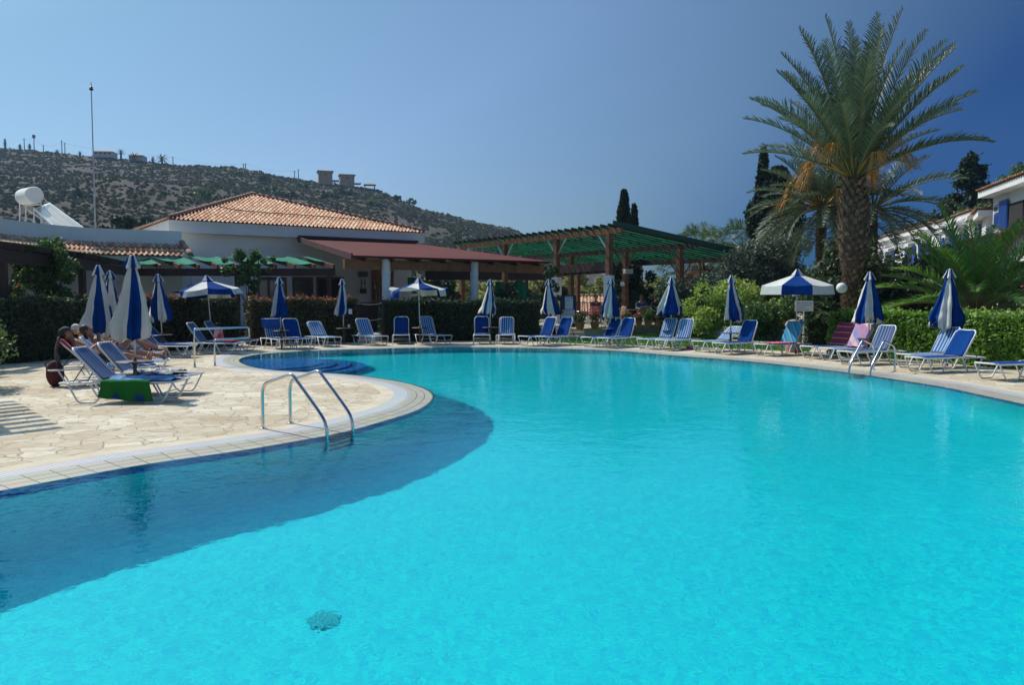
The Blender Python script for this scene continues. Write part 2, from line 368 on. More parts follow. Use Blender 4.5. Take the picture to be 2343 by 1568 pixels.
gl = N.new('ShaderNodeBsdfRefraction'); gl.inputs['IOR'].default_value = 1.33; gl.inputs['Roughness'].default_value = 0; gl.inputs['Color'].default_value = (.55, .98, 1, 1)
gs = N.new('ShaderNodeBsdfGlossy'); gs.inputs['Roughness'].default_value = 0; gs.inputs['Color'].default_value = (.55, .88, 1, 1)
fr = N.new('ShaderNodeFresnel'); fr.inputs['IOR'].default_value = 1.33
mu = N.new('ShaderNodeMath'); mu.operation = 'MULTIPLY'; mu.inputs[1].default_value = .85; L.new(fr.outputs[0], mu.inputs[0])
mi = N.new('ShaderNodeMixShader'); L.new(mu.outputs[0], mi.inputs[0]); L.new(gl.outputs[0], mi.inputs[1]); L.new(gs.outputs[0], mi.inputs[2])
out = N.new('ShaderNodeOutputMaterial'); L.new(mi.outputs[0], out.inputs[0])
t = N.new('ShaderNodeTexCoord')
n1 = N.new('ShaderNodeTexNoise'); n1.inputs['Scale'].default_value = 2.2; n1.inputs['Detail'].default_value = 2; L.new(t.outputs['Object'], n1.inputs['Vector'])
n2 = N.new('ShaderNodeTexNoise'); n2.inputs['Scale'].default_value = 11; n2.inputs['Detail'].default_value = 2; n2.inputs['Distortion'].default_value = .6; L.new(t.outputs['Object'], n2.inputs['Vector'])
n3 = N.new('ShaderNodeTexNoise'); n3.inputs['Scale'].default_value = .35; n3.inputs['Detail'].default_value = 2; L.new(t.outputs['Object'], n3.inputs['Vector'])
b1 = N.new('ShaderNodeBump'); b1.inputs['Strength'].default_value = .5; b1.inputs['Distance'].default_value = .015; L.new(n1.outputs['Fac'], b1.inputs['Height'])
b2 = N.new('ShaderNodeBump'); b2.inputs['Distance'].default_value = .006
mr = N.new('ShaderNodeMapRange'); mr.inputs[1].default_value = .35; mr.inputs[2].default_value = .65; mr.inputs[3].default_value = .28; mr.inputs[4].default_value = .85
L.new(n3.outputs['Fac'], mr.inputs[0]); L.new(mr.outputs[0], b2.inputs['Strength'])
L.new(n2.outputs['Fac'], b2.inputs['Height']); L.new(b1.outputs[0], b2.inputs['Normal']); L.new(b2.outputs[0], gl.inputs['Normal']); L.new(b2.outputs[0], gs.inputs['Normal']); L.new(b2.outputs[0], fr.inputs['Normal'])
water = tag(filled('pool_water', [[(p.x, p.y) for p in offset(EDGE, .0)]], WZ, wm, True), kind='structure')
water.cycles.is_caustics_caster = True
RECV = [walls, floor_]
# steps in the round bay
M_step = mat('step_mosaic', (.03, .19, .58), .5, var=.2, vscale=20)
mbs = []
cx, cy = -6.75, 20.35
st = empty('pool_steps', (0, 0, 0), 0, 'dark blue rounded underwater steps in the narrow bay of the pool', 'steps')
for k, (r, z) in enumerate([(1.75, -.17), (2.12, -.42), (2.5, -.67), (2.9, -.92)]):
    m_ = MB(); m_.lathe([(r, PD-.01+k*.002), (r, z)], (cx, cy, 0), 64)
    o = m_.build('step', M_step, st); RECV.append(o)
DX, DY = -1.365, 5.58
dr = MB(); dr.lathe([(.12, PD+.005), (.112, PD+.018)], (DX, DY, 0), 24)
for k in range(-3, 4): dr.box((DX+k*.03, DY, PD+.022), (.012, 2*math.sqrt(.105**2-(k*.03)**2), .006), mi=1)
RECV.append(tag(dr.build('pool_drain', [mat('drain_grey', (.02, .60, .64), .6), mat('drain_bar', (.02, .38, .42), .6)]), 'round grey drain grate on the pool floor', 'drain'))
# ---------------------------------------------------------------- deck of crazy paving
M_deck = mat('crazy_paving', (.60, .50, .36), .8)
def deck_mat():
    m = M_deck; nt = m.node_tree; N = nt.nodes; L = nt.links; b = N['Principled BSDF']; t = N.new('ShaderNodeTexCoord')
    nd = N.new('ShaderNodeTexNoise'); nd.inputs['Scale'].default_value = 1.1; nd.inputs['Detail'].default_value = 4; L.new(t.outputs['Object'], nd.inputs['Vector'])
    ad = N.new('ShaderNodeMixRGB'); ad.blend_type = 'ADD'; ad.inputs[0].default_value = .35; L.new(t.outputs['Object'], ad.inputs[1]); L.new(nd.outputs['Color'], ad.inputs[2])
    def vor(feat):
        v = N.new('ShaderNodeTexVoronoi'); v.feature = feat; v.inputs['Scale'].default_value = 3.3; v.inputs['Randomness'].default_value = 1
        L.new(ad.outputs[0], v.inputs['Vector']); return v
    ve, vc = vor('DISTANCE_TO_EDGE'), vor('F1')
    r = N.new('ShaderNodeValToRGB'); L.new(vc.outputs['Color'], r.inputs[0])
    r.color_ramp.elements[0].position = .1; r.color_ramp.elements[0].color = (.50, .405, .27, 1); r.color_ramp.elements[1].position = .9; r.color_ramp.elements[1].color = (.70, .63, .49, 1)
    for p, c in ((.3, (.61, .53, .385)), (.5, (.53, .435, .295)), (.7, (.66, .58, .43))): e = r.color_ramp.elements.new(p); e.color = (*c, 1)
    ns = N.new('ShaderNodeTexNoise'); ns.inputs['Scale'].default_value = 9; ns.inputs['Detail'].default_value = 8; ns.inputs['Roughness'].default_value = .7; L.new(t.outputs['Object'], ns.inputs['Vector'])
    rs = N.new('ShaderNodeValToRGB'); rs.color_ramp.elements[0].position = .35; rs.color_ramp.elements[0].color = (.80, .77, .73, 1); rs.color_ramp.elements[1].position = .6; rs.color_ramp.elements[1].color = (1.04, 1.03, 1.02, 1); L.new(ns.outputs['Fac'], rs.inputs[0])
    mm = N.new('ShaderNodeMixRGB'); mm.blend_type = 'MULTIPLY'; mm.inputs[0].default_value = 1; L.new(r.outputs[0], mm.inputs[1]); L.new(rs.outputs[0], mm.inputs[2])
    nw = N.new('ShaderNodeTexNoise'); nw.inputs['Scale'].default_value = .5; L.new(t.outputs['Object'], nw.inputs['Vector'])
    rw = N.new('ShaderNodeValToRGB'); rw.color_ramp.elements[0].position = .35; rw.color_ramp.elements[0].color = (.80, .75, .68, 1); rw.color_ramp.elements[1].position = .6; rw.color_ramp.elements[1].color = (1, 1, 1, 1); L.new(nw.outputs['Fac'], rw.inputs[0])
    m4 = N.new('ShaderNodeMixRGB'); m4.blend_type = 'MULTIPLY'; m4.inputs[0].default_value = 1; L.new(mm.outputs[0], m4.inputs[1]); L.new(rw.outputs[0], m4.inputs[2])
    mr = N.new('ShaderNodeMapRange'); mr.inputs[1].default_value = .010; mr.inputs[2].default_value = .036; L.new(ve.outputs['Distance'], mr.inputs[0])
    m3 = N.new('ShaderNodeMixRGB'); L.new(mr.outputs[0], m3.inputs[0]); m3.inputs[1].default_value = (.30, .24, .165, 1); L.new(m4.outputs[0], m3.inputs[2])
    L.new(m3.outputs[0], b.inputs['Base Color'])
    bp = N.new('ShaderNodeBump'); bp.inputs['Strength'].default_value = .6; bp.inputs['Distance'].default_value = .01; L.new(mr.outputs[0], bp.inputs['Height'])
    bq = N.new('ShaderNodeBump'); bq.inputs['Strength'].default_value = .3; bq.inputs['Distance'].default_value = .008; L.new(ns.outputs['Fac'], bq.inputs['Height']); L.new(bp.outputs[0], bq.inputs['Normal'])
    L.new(bq.outputs[0], b.inputs['Normal'])
deck_mat()
dk_out = [(-17,-8),(-17,17),(-15,20.5),(-12.6,23),(-11.4,28),(-10.2,29.6),(-5.5,31.5),(1.4,32.2),(3,33.2),(12,33.5),(15,30),(15,22),(17,14),(18,-8)]
tag(filled('pool_deck', [dk_out, [(p.x, p.y) for p in offset(EDGE, .89)]], 0, M_deck), kind='structure')
M_ground = mat('dry_ground', (.20, .16, .10), .95, col2=(.12, .11, .06), vscale=.3, bump=.3, bscale=3)
circ = [(900*math.cos(2*PI*k/64), 900*math.sin(2*PI*k/64)) for k in range(64)]
tag(filled('ground', [circ, [(p.x, p.y) for p in offset(EDGE, .75)]], -.012, M_ground), kind='structure')
# lawn
M_lawn = mat('lawn', (.055, .16, .012), .8, col2=(.085, .22, .02), vscale=2.5, bump=.5, bscale=60)
lw = [G(*p).xy for p in [(1178,780.5),(1262,783.5),(1340,787.5),(1460,791),(1560,795),(1700,799.5),(1790,803.5),(1850,807),(1860,792),(1795,781),(1718,776),(1600,765),(1455,764),(1327,776),(1225,778)]]
tag(filled('lawn', [[(p.x, p.y) for p in lw]], .004, M_lawn), kind='structure')
rg = np.random.default_rng(3)
def inpoly(P, x, y):
    r = np.zeros(len(x), bool); j = len(P)-1
    for i in range(len(P)):
        c = ((P[i][1] > y) != (P[j][1] > y)) & (x < (P[j][0]-P[i][0])*(y-P[i][1])/(P[j][1]-P[i][1]+1e-12)+P[i][0]); r ^= c; j = i
    return r
X = rg.uniform(.5, 13, 90000); Y = rg.uniform(23, 39, 90000); k = inpoly([(p.x, p.y) for p in lw], X, Y)
tag(leaf_mesh('lawn_grass', np.stack([X[k], Y[k], np.full(k.sum(), .02)], 1), .03, mat('grass_blade', (.08, .23, .015), .6, trans=.3, rand=.35), elong=2.2, seed=4, up=1.5), 'short green lawn grass behind the sun loungers', 'grass', kind='stuff')
# ---------------------------------------------------------------- pool ladders and step rail
def ladder(loc, ang, label):
    root = empty('pool_ladder', loc, ang, label, 'pool ladder', 'stainless pool ladders')
    prof = [(0,0),(0,.25),(0,.42),(.02,.53),(.09,.60),(.28,.66),(.44,.71),(.505,.705),(.57,.64),(.77,.43),(.95,.23),(1.01,.12),(1.03,-.02),(1.03,-.5),(1.03,-1.25)]
    pts = spline([(x, 0, z) for x, z in prof], 5)
    for sy in (-1, 1):
        m = MB(); m.tube([(p.x, sy*.25, p.z) for p in pts], .0215, 12)
        r = m.build('handrail', M_steel, root, smooth=True); RECV.append(r)
        f = MB(); f.lathe([(.05, .003), (.05, .012), (.025, .022)], (0, sy*.25, 0), 16); f.build('flange', M_steel, r, smooth=False)
    for z in (-.14, -.38, -.62, -.86):
        m = MB(); m.box((1.03, 0, z), (.09, .46, .035)); RECV.append(m.build('tread', M_tread, root))
    return root
a, b = G(598, 982), G(668, 969); c_ = (a+b)/2; f1, f2 = G(754, 996), G(821, 984); fm = (f1+f2)/2
ladder((c_.x, c_.y, 0), math.atan2(fm.y-c_.y, fm.x-c_.x), 'shiny steel pool ladder in the foreground on the left bank')
a, b = G(2005, 847.5), G(2040, 851); c_ = (a+b)/2; fm = (G(1913, 856)+G(1946, 862))/2
ladder((c_.x, c_.y, 0), math.atan2(fm.y-c_.y, fm.x-c_.x), 'steel pool ladder at the far right edge in front of the pink towel')
hr = empty('step_handrail', (0, 0, 0), 0, 'steel loop handrail beside the rounded pool steps', 'handrail')
p1, p2 = G(445.7, 841.4), G(494, 838.3); d = (Vector((-6.72, 20.15, 0))-p1).normalized(); E_ = 1.5
P = lambda s, z: (p1.x+d.x*s, p1.y+d.y*s, z)
s2 = (p2-p1).length
m = MB(); m.tube([P(0, 0), P(0, .88), P(.012, .918), P(.05, .93), P(E_-.05, .93), P(E_-.012, .918), P(E_, .88), P(E_, .70), P(E_-.012, .662), P(E_-.05, .65), P(s2+.05, .65), P(s2+.012, .638), P(s2, .6), P(s2, 0)], .024, 10)
m.build('rail_tube', M_steel, hr, smooth=True)
for s_ in (0, s2):
    m = MB(); q = P(s_, 0); m.lathe([(.055, .003), (.055, .014), (.028, .022)], q, 16); m.build('flange', M_steel, hr)
# ---------------------------------------------------------------- sun loungers (origin under the foot end, +Y towards the head)
def fabric(y0, y1, w, sag, z):
    m = MB()
    m.grid(lambda s, t: ((s-.5)*w, y0+(y1-y0)*t, z-sag*(1-(2*s-1)**2)*math.sin(PI*min(1, max(0, t)))**.5), 6, 10)
    return m
def lounger_mesh():
    zr = .33; me = {}
    m = MB()
    for sx in (-1, 1):
        m.tube([(sx*.27, .05, zr+.015), (sx*.285, .10, zr), (sx*.285, 1.2, zr), (sx*.285, 1.84, zr-.015), (sx*.27, 1.88, zr-.015)], .017, 8)
    m.tube([(-.27, .05, zr+.015), (-.22, .02, zr+.018), (.22, .02, zr+.018), (.27, .05, zr+.015)], .017, 8)
    m.tube([(-.27, 1.88, zr-.015), (-.22, 1.9, zr-.015), (.22, 1.9, zr-.015), (.27, 1.88, zr-.015)], .014, 8)
    me['frame'] = m
    for nm, y0 in (('fl', .38), ('fr', .38), ('rl', 1.42), ('rr', 1.42)):
        sx = -1 if nm[1] == 'l' else 1; m = MB()
        m.tube([(sx*.30, y0-.30, zr-.005), (sx*.31, y0-.16, .06), (sx*.31, y0-.12, .02), (sx*.31, y0-.08, .013), (sx*.31, y0+.10, .013), (sx*.31, y0+.14, .02), (sx*.31, y0+.18, .06), (sx*.30, y0+.32, zr-.005)], .016, 8)
        me[nm] = m
    for nm, y in (('s1', .22), ('s2', 1.28)):
        m = MB(); m.tube([(-.30, y, .17), (.30, y, .17)], .009, 6); me[nm] = m
    me['seat'] = fabric(.06, 1.22, .53, .025, zr+.018)
    b = MB()
    b.tube([(-.27, 0, 0), (-.27, .60, 0), (-.255, .665, 0), (-.205, .715, 0), (.205, .715, 0), (.255, .665, 0), (.27, .60, 0), (.27, 0, 0)], .019, 8); me['bframe'] = b
    def bf(s, t):
        w = .50 if t < .82 else .50-.16*((t-.82)/.18)**2
        return ((s-.5)*w, .02+.70*t, .018-.03*(1-(2*s-1)**2)*math.sin(PI*t)**.5)
    q = MB(); q.grid(bf, 6, 14); me['back'] = q
    return me
LM = {}
def mk_lounger(style):
    root = empty('sun_lounger'); me = lounger_mesh(); sm = {'blue': M_blue, 'stripe': M_strip, 'dark': M_strip2}[style]
    me['frame'].build('frame', M_alu_w, root, smooth=True)
    for k in ('fl', 'fr', 'rl', 'rr'): me[k].build('leg', M_alu_w, root, smooth=True)
    for k in ('s1', 's2'): me[k].build('cross_bar', M_alu_w, root, smooth=True)
    me['seat'].build('seat', sm, root, smooth=True, thick=.006)
    br = me['bframe'].build('back_frame', M_alu_w, root, smooth=True); br.location = (0, 1.2, .345)
    me['back'].build('back_fabric', sm, br, smooth=True, thick=.006)
    m = MB()
    for sx in (-1, 1): m.tube([(sx*.235, 0, 0), (sx*.235, .42, 0)], .009, 6)
    m.tube([(-.235, .42, 0), (.235, .42, 0)], .009, 6)
    sp = m.build('back_support', M_black, root, smooth=True)
    return root
def pose_lounger(root, x, y, a, back):
    root.location = (x, y, 0); root.rotation_euler = (0, 0, math.radians(a))
    for ch in root.children:
        if ch.name.startswith('back_frame'): ch.rotation_euler = (math.radians(back), 0, 0)
        if ch.name.startswith('back_support'):
            bx = math.radians(back); top = Vector((0, 1.2+.40*math.cos(bx), .345+.40*math.sin(bx))); ch.location = top
            tgt = Vector((0, min(1.86, 1.42+.25*math.cos(bx)+.1), .32)); dv = tgt-top; ch.rotation_euler = (math.atan2(dv.z, dv.y), 0, 0); ch.scale = (1, dv.length/.42, 1)
GR = 'sun loungers around the pool'
LO = [ # x, y, angle, back, style, label
 (-5.30,12.72,91,47,'dark','nearest striped lounger with the green towel over its side'),
 (-5.47,13.75,91,50,'dark','striped lounger with the crumpled white and navy towel, behind the nearest one'),
 (-7.10,15.75,117,46,'blue','lounger with the man in the dark cap, red towel and grey shirt on its back'),
 (-7.40,17.0,112,46,'stripe','lounger under the person holding the orange book'),
 (-8.65,19.5,104,35,'dark','lounger under the legs with the blue and white cloth on the knees'),
 (-9.0,22.3,90,46,'blue','plain blue lounger behind the large closed parasols, front one of two'),
 (-9.25,23.5,90,48,'blue','plain blue lounger by the hedge, behind another plain blue one on the left'),
 (-8.15,23.75,88,56,'dark','dark striped lounger with a red bag on its seat'),
 (-8.15,25.1,88,56,'dark','dark striped lounger with a pink towel edge, behind the step handrail'),
 (-7.35,25.7,36,62,'stripe','striped lounger with a blue towel over its back, beside the bronze hedge'),
 (-6.75,26.0,38,62,'blue','plain blue lounger behind the closed parasol in front of the bronze hedge'),
 (-6.1,27.0,38,44,'stripe','low striped lounger with dappled sunlight, right of the plain blue one by the bronze hedge'),
 (-4.60,27.75,36,55,'stripe','striped lounger at the rope gap between the two hedges'),
 (-4.03,28.5,7,62,'blue','plain blue lounger facing the pool, left of the tilted open parasol'),
 (-2.38,28.4,36,66,'stripe','tall backed striped lounger right of the tilted open parasol'),
 (-1.10,28.5,2,64,'blue','plain blue lounger left of the round table in front of the dark green hedge'),
 (-.28,28.5,-3,60,'stripe','striped lounger facing the pool right of the round table, at the dark green hedge'),
 (.38,27.7,-45,64,'blue','plain blue lounger left of the closed parasol by the menu board'),
 (1.0,27.4,-42,64,'blue','plain blue lounger right of the closed parasol by the menu board'),
 (2.53,27.0,-50,60,'blue','plain blue lounger left of its parasol, in front of the pink flower pots'),
 (3.05,26.4,-45,66,'blue','plain blue lounger right of its parasol, in front of the terrace wall'),
 (4.28,25.8,-50,66,'stripe','striped lounger on the lawn edge, left one beneath the fat closed parasol'),
 (4.78,25.1,-45,66,'stripe','striped lounger on the lawn edge, right one beside the fat closed parasol'),
 (5.77,24.5,-57,36,'stripe','low striped lounger in front of the lime green bush'),
 (6.15,23.4,-55,66,'blue','plain blue lounger with a jagged shadow, in front of the lime green bush'),
 (7.2,22.8,-60,62,'stripe','lounger covered by a turquoise striped towel under the open parasol'),
 (8.15,21.75,-65,60,'dark','lounger covered by a maroon striped towel at the hedge end'),
 (8.35,20.85,-62,60,'stripe','lounger covered by a pink and lilac towel behind the right ladder'),
 (8.3,19.6,-65,62,'dark','dark striped lounger in front of the clipped hedge, right of the pink towel'),
 (9.25,18.6,-70,60,'stripe','pale striped lounger at the rightmost closed parasol'),
 (9.0,17.6,-70,56,'blue','plain blue lounger in front of the pale striped one at the rightmost parasol'),
 (9.6,15.95,-75,3,'blue','plain blue lounger laid flat at the right edge of the picture'),
]
proto = {}
LOBJ = []
for i, (x, y, a, bk, stl, lab) in enumerate(LO):
    if stl not in proto: proto[stl] = mk_lounger(stl); o = proto[stl]
    else: o = copy_tree(proto[stl])
    pose_lounger(o, x, y, a, bk); tag(o, lab, 'sun lounger', GR); LOBJ.append(o)
def LW(i, p):   # lounger-local point to world
    x, y, a, *_ = LO[i]; r = math.radians(a); return Vector((x+p[0]*math.cos(r)-p[1]*math.sin(r), y+p[0]*math.sin(r)+p[1]*math.cos(r), p[2]))
# ---------------------------------------------------------------- parasols
def nz3(a, b, c): return noise.noise(Vector((a, b, c)))
def th0(i, n): return 2*PI*i/n
def closed_canopy(seed, H, zb, R=.34, ang=0.0):
    rg = random.Random(seed); m = MB(); n8 = 8; per = 9; n = n8*per; rows = 20
    ph = [rg.uniform(.8, 1.25) for _ in range(n8)]; hem = [rg.uniform(-.14, .20) for _ in range(n8)]; dep = [rg.uniform(.5, .95) for _ in range(n8)]
    sk = (rg.uniform(-.10, .10), rg.uniform(-.06, .06)); ro = -PI/2-PI/8-ang+rg.uniform(-.25, .25)
    vs = []; ztop = H-.14
    for j in range(rows+1):
        t = j/rows
        for i in range(n):
            k = i//per; f = (i % per)/per; v = abs(math.sin(PI*f))     # 0 at rib, 1 mid panel
            base = .035+(R-.035)*(t**.85)
            if t > .85: base *= 1-.22*((t-.85)/.15)*(.5+.5*math.sin(k*2.3+seed))
            r = base*(ph[k]*(1-f)+ph[(k+1) % n8]*f)*(1-dep[k]*.5*min(1, t*3)*v**.7)
            r *= 1+.08*math.sin(7*t+k*1.7+seed)*t+.05*math.sin(6*PI*f+k*2+seed)*t
            th_off = (.30*math.sin(2*PI*f+k)+.12*math.sin(4*PI*f+2*k))*t**.6*(PI/8)
            r += .06*max(-.4, nz3(math.cos(th0(i, n))*2, math.sin(th0(i, n))*2+seed, t*5))*t
            th = 2*PI*(i/n)+ro+.18*t*math.sin(k*1.9+seed)+th_off
            zz = ztop-(ztop-zb)*t
            if j == rows: zz += hem[k]*v-.02
            elif j > rows-4: zz += hem[k]*v*(j-rows+4)/4
            vs.append((r*math.cos(th)+sk[0]*t*t, r*math.sin(th)+sk[1]*t*t, zz))
    for j in range(rows):
        for i in range(n):
            m.f.append((j*n+i, j*n+(i+1) % n, (j+1)*n+(i+1) % n, (j+1)*n+i)); m.m.append((i//per) % 2)
    m.v = vs
    c = MB(); n = 32; vs = []
    for j, (r, z) in enumerate([(.028, H), (.05, H-.015), (.10, H-.14), (.135, H-.22)]):
        for i in range(n):
            q = 1+.18*math.cos(8*2*PI*i/n+seed)*(j > 1); th = 2*PI*i/n+ro
            vs.append((r*q*math.cos(th), r*q*math.sin(th), z+(.02*math.sin(i*1.9+seed) if j == 3 else 0)))
    c.v = vs
    for j in range(3):
        for i in range(n): c.f.append((j*n+i, j*n+(i+1) % n, (j+1)*n+(i+1) % n, (j+1)*n+i)); c.m.append((i//4) % 2)
    c.f.append(tuple(range(n))); c.m.append(0)
    return m, c
def open_canopy(seed, zc, ze, R, val, windy=0.0, rot=0.0):
    m = MB(); rg = random.Random(seed); per = 6; n = 8*per; rows = 8; vs = []
    flip = [windy and rg.random() < .45 for _ in range(8)]; dz = [windy*rg.uniform(-.9, .9) for _ in range(8)]
    def rim(i):
        k = i//per; f = (i % per)/per; th0, th1 = rot+2*PI*k/8, rot+2*PI*(k+1)/8
        a = Vector((math.cos(th0), math.sin(th0), 0)); b = Vector((math.cos(th1), math.sin(th1), 0))
        return a.lerp(b, f), dz[k]*(1-f)+dz[(k+1) % 8]*f, k, f
    for j in range(rows+1):
        t = (j+.6)/(rows+.6)
        for i in range(n):
            d, dd, k, f = rim(i); sag = -.03*math.sin(PI*f)*t
            vs.append((d.x*R*t, d.y*R*t, zc+(ze-zc)*t+sag+dd*t*t*.25))
    for j in range(1, 4):
        for i in range(n):
            d, dd, k, f = rim(i); w = j/3*val
            if flip[k]: rr = R+w*.9*math.sin(PI*f)**.5+.01; zz = ze+dd*.25+w*(.25+.2*math.sin(k*3))*math.sin(PI*f)
            else: rr = R+.015*j+windy*.1*math.sin(f*7+k)*j; zz = ze-w+dd*.25
            vs.append((d.x*rr, d.y*rr, zz))
    m.v = vs
    for j in range(rows+3):
        for i in range(n): m.f.append((j*n+i, j*n+(i+1) % n, (j+1)*n+(i+1) % n, (j+1)*n+i)); m.m.append((i//per) % 2)
    c = MB(); vs = []
    prof = [(.035, zc+.13), (.06, zc+.12), (.13, zc+.03), (.20, zc-.05)]
    for j, (r, z) in enumerate(prof):
        for i in range(n):
            d, dd, k, f = rim(i); vs.append((d.x*r, d.y*r, z))
    c.v = vs
    for j in range(3):
        for i in range(n): c.f.append((j*n+i, j*n+(i+1) % n, (j+1)*n+(i+1) % n, (j+1)*n+i)); c.m.append((i//per) % 2)
    c.f.append(tuple(range(n))); c.m.append(0)
    r_ = MB()
    for k in range(8):
        th = rot+2*PI*k/8; r_.tube([(0, 0, zc-.02), (math.cos(th)*R*.98, math.sin(th)*R*.98, ze-.02+dz[k]*.25)], .008, 5)
        r_.tube([(0, 0, ze-.12), (math.cos(th)*R*.45, math.sin(th)*R*.45, zc+(ze-zc)*.45-.03)], .007, 5)
    return m, c, r_
CM = [M_cblue, M_cwhite]
def parasol(x, y, seed, label, H=2.40, zb=1.10, R=.34, tilt=(0, 0), op=None, tab=.30, invert=False):
    root = empty('parasol', (x, y, 0), 0, label, 'parasol', 'blue and white parasols around the pool'); root.rotation_euler = (math.radians(tilt[0]), math.radians(tilt[1]), 0)
    m = MB(); m.tube([(0, 0, .62), (0, 0, H-.02)], .0185, 10); m.build('pole', M_pole, root, smooth=True)
    m = MB(); m.tube([(0, 0, .0), (0, 0, .66)], .032, 10); m.build('base_post', M_post, root, smooth=True)
    m = MB(); m.lathe([(.02, .575), (tab-.01, .575), (tab, .582), (tab, .592), (tab-.01, .598), (.02, .598)], n=28); m.lathe([(.05, .54), (.045, .575)], n=12); m.build('table_top', M_table, root)
    cm = CM[::-1] if invert else CM
    if op:
        a, b, r_ = open_canopy(seed, *op); r_.build('ribs', M_alu_w, root)
    else: a, b = closed_canopy(seed, H, zb, R, math.atan2(x, y))
    a.build('canopy', cm, root, smooth=op is None, thick=.004); b.build('top_flap', cm, root, thick=.004)
    return root
PX = [  # base (x,y), seed, kw, label
 (-9.0,17.3,1,dict(R=.37,zb=.95,tilt=(0,-1.5)),'big closed parasol above the man in the dark cap, left of the nearest one'),
 (-10.45,20.6,2,dict(R=.35,zb=.95,tilt=(0,-1),invert=True),'closed parasol half hidden between the two biggest ones on the left'),
 (-6.42,13.35,3,dict(R=.37,zb=1.02),'nearest and largest closed parasol with a table between two striped loungers'),
 (-10.35,23.3,4,dict(R=.33,zb=1.05,tilt=(0,-2.5),invert=True),'closed parasol leaning over the plain blue loungers at the left hedge'),
 (-9.75,25.6,5,dict(op=(2.30,1.92,.98,.20,.30,-PI/2+.37),tilt=(0,-4)),'leaning open parasol with folded corners at the left, before the hedge'),
 (-7.8,26.6,6,dict(R=.32,zb=1.08,tilt=(0,-1.5),tab=.26),'closed parasol in front of the windows and bronze hedge'),
 (-6.18,28.9,7,dict(R=.29,zb=1.12,tilt=(0,-1)),'closed parasol at the right end of the bronze hedge'),
 (-3.45,29.5,8,dict(op=(2.32,2.02,.98,.26,.28,-PI/2+.14),tilt=(2,-1)),'open parasol with a wind flipped right side, right of the first white column'),
 (-.82,29.6,9,dict(R=.31,zb=1.10,invert=True),'closed parasol between a plain blue and a striped lounger, dark hedge behind'),
 (1.37,29.2,10,dict(R=.34,zb=1.10,tilt=(0,-.5),invert=True),'closed parasol left of the menu board'),
 (3.50,28.1,11,dict(R=.35,zb=1.02,tilt=(0,.8),invert=True),'closed parasol before the flower pots on the terrace'),
 (5.42,26.8,12,dict(R=.46,zb=1.12),'fat closed parasol with drooping folds on the lawn edge'),
 (6.87,24.7,13,dict(R=.36,zb=1.0,tab=.33),'closed parasol in front of the lime green bush'),
 (8.57,23.7,14,dict(op=(2.42,2.06,1.08,.27,0,-PI/2-.35-PI/8),tab=.33),'neatly opened parasol on the right beside the white notice'),
 (9.68,21.3,15,dict(R=.38,zb=1.05,tilt=(0,-.5),invert=True),'closed parasol behind the pink towel at the hedge'),
 (10.76,19.4,16,dict(R=.42,zb=.98,invert=True),'rightmost closed parasol, with its flared white and blue cloth'),
]
for x, y, sd, kw, lab in PX: parasol(x, y, sd, lab, **kw)
# loose tilted table pole etc: cups on tables
cupm = mat('cup_white', (.75, .75, .72), .4)
def cup(x, y, z, label, r=.035, h=.10, m=None):
    q = MB(); q.lathe([(r*.75, 0), (r, h), (r*.93, h), (r*.7, .008)], (0, 0, 0), 14); o = q.build('drink_cup', m or cupm); o.location = (x, y, z); return tag(o, label, 'cup')
cup(1.55, 29.08, .6, 'white cup on the parasol table by the menu board')
cup(-5.98, 28.82, .6, 'white cup on the parasol table at the rope gap', .045, .13)
# ---------------------------------------------------------------- towels and things lying on the loungers
def towel(name, i, fn, nu, nv, m, label, cat='towel', grp=None):
    q = MB(); q.grid(lambda s, t: tuple(LW(i, fn(s, t))), nu, nv); o = q.build(name, m, smooth=True, thick=.008, flip=False)
    cc = LW(i, (0, .6, 0)); 
    for v in o.data.vertices: v.co -= cc
    o.location = cc; return tag(o, label, cat, grp)
def nz(x, y, s=1.0, k=0): return noise.noise(Vector((x*s+k*7.1, y*s, k*3.3)))
def backp(i, l, h=.0):   # point at length l up the backrest, h off it
    b = math.radians(LO[i][3]); return (1.2+l*math.cos(b)-h*math.sin(b), .345+l*math.sin(b)+h*math.cos(b))
def back_towel(i, m, label, w=.60, l0=.05, over=.25, seat=0.0, k=0):
    def fn(s, t):
        L = seat+.72+over; q = t*L; x = (s-.5)*w+.015*nz(t*5, s*3, 1, k)
        if q < seat: return (x, 1.2-(seat-q), .36+.02+.012*nz(q*6, s*5, 1, k))
        q -= seat
        if q < .72: y, z = backp(i, q, .035+.012*nz(q*7, s*5, 1, k)); return (x, y, z)
        q -= .72; y, z = backp(i, .745, .02); return (x*(1+.05*q), y+.03+.02*nz(s*8, 0, 1, k), z-q+.02*nz(s*5, 1, 1, k))
    return towel('towel', i, fn, 14, 34, m, label)
M_tq = stripes('towel_turquoise', (.02, .30, .48), (.20, .42, .30), .13, .6, 'X', .9, .1, (.03, .12, .45))
M_mar = stripes('towel_maroon', (.30, .015, .05), (.45, .22, .14), .16, .62, 'Z', .9, .1, (.06, .01, .10))
M_lil = stripes('towel_lilac', (.50, .28, .45), (.72, .50, .52), .36, .5, 'X', .9, .1, (.32, .30, .55))
M_bl2 = mat('towel_blue', (.02, .09, .36), .95, var=.3, vscale=9)
M_pk = mat('towel_pink', (.62, .14, .22), .95, var=.2, vscale=8)
M_rd = mat('towel_red', (.38, .02, .05), .95, col2=(.10, .03, .16), vscale=3)
M_shirt = mat('shirt_grey', (.13, .15, .12), .9, var=.3, vscale=6)
M_grn = mat('towel_green', (.025, .22, .02), .95, spec=.1)
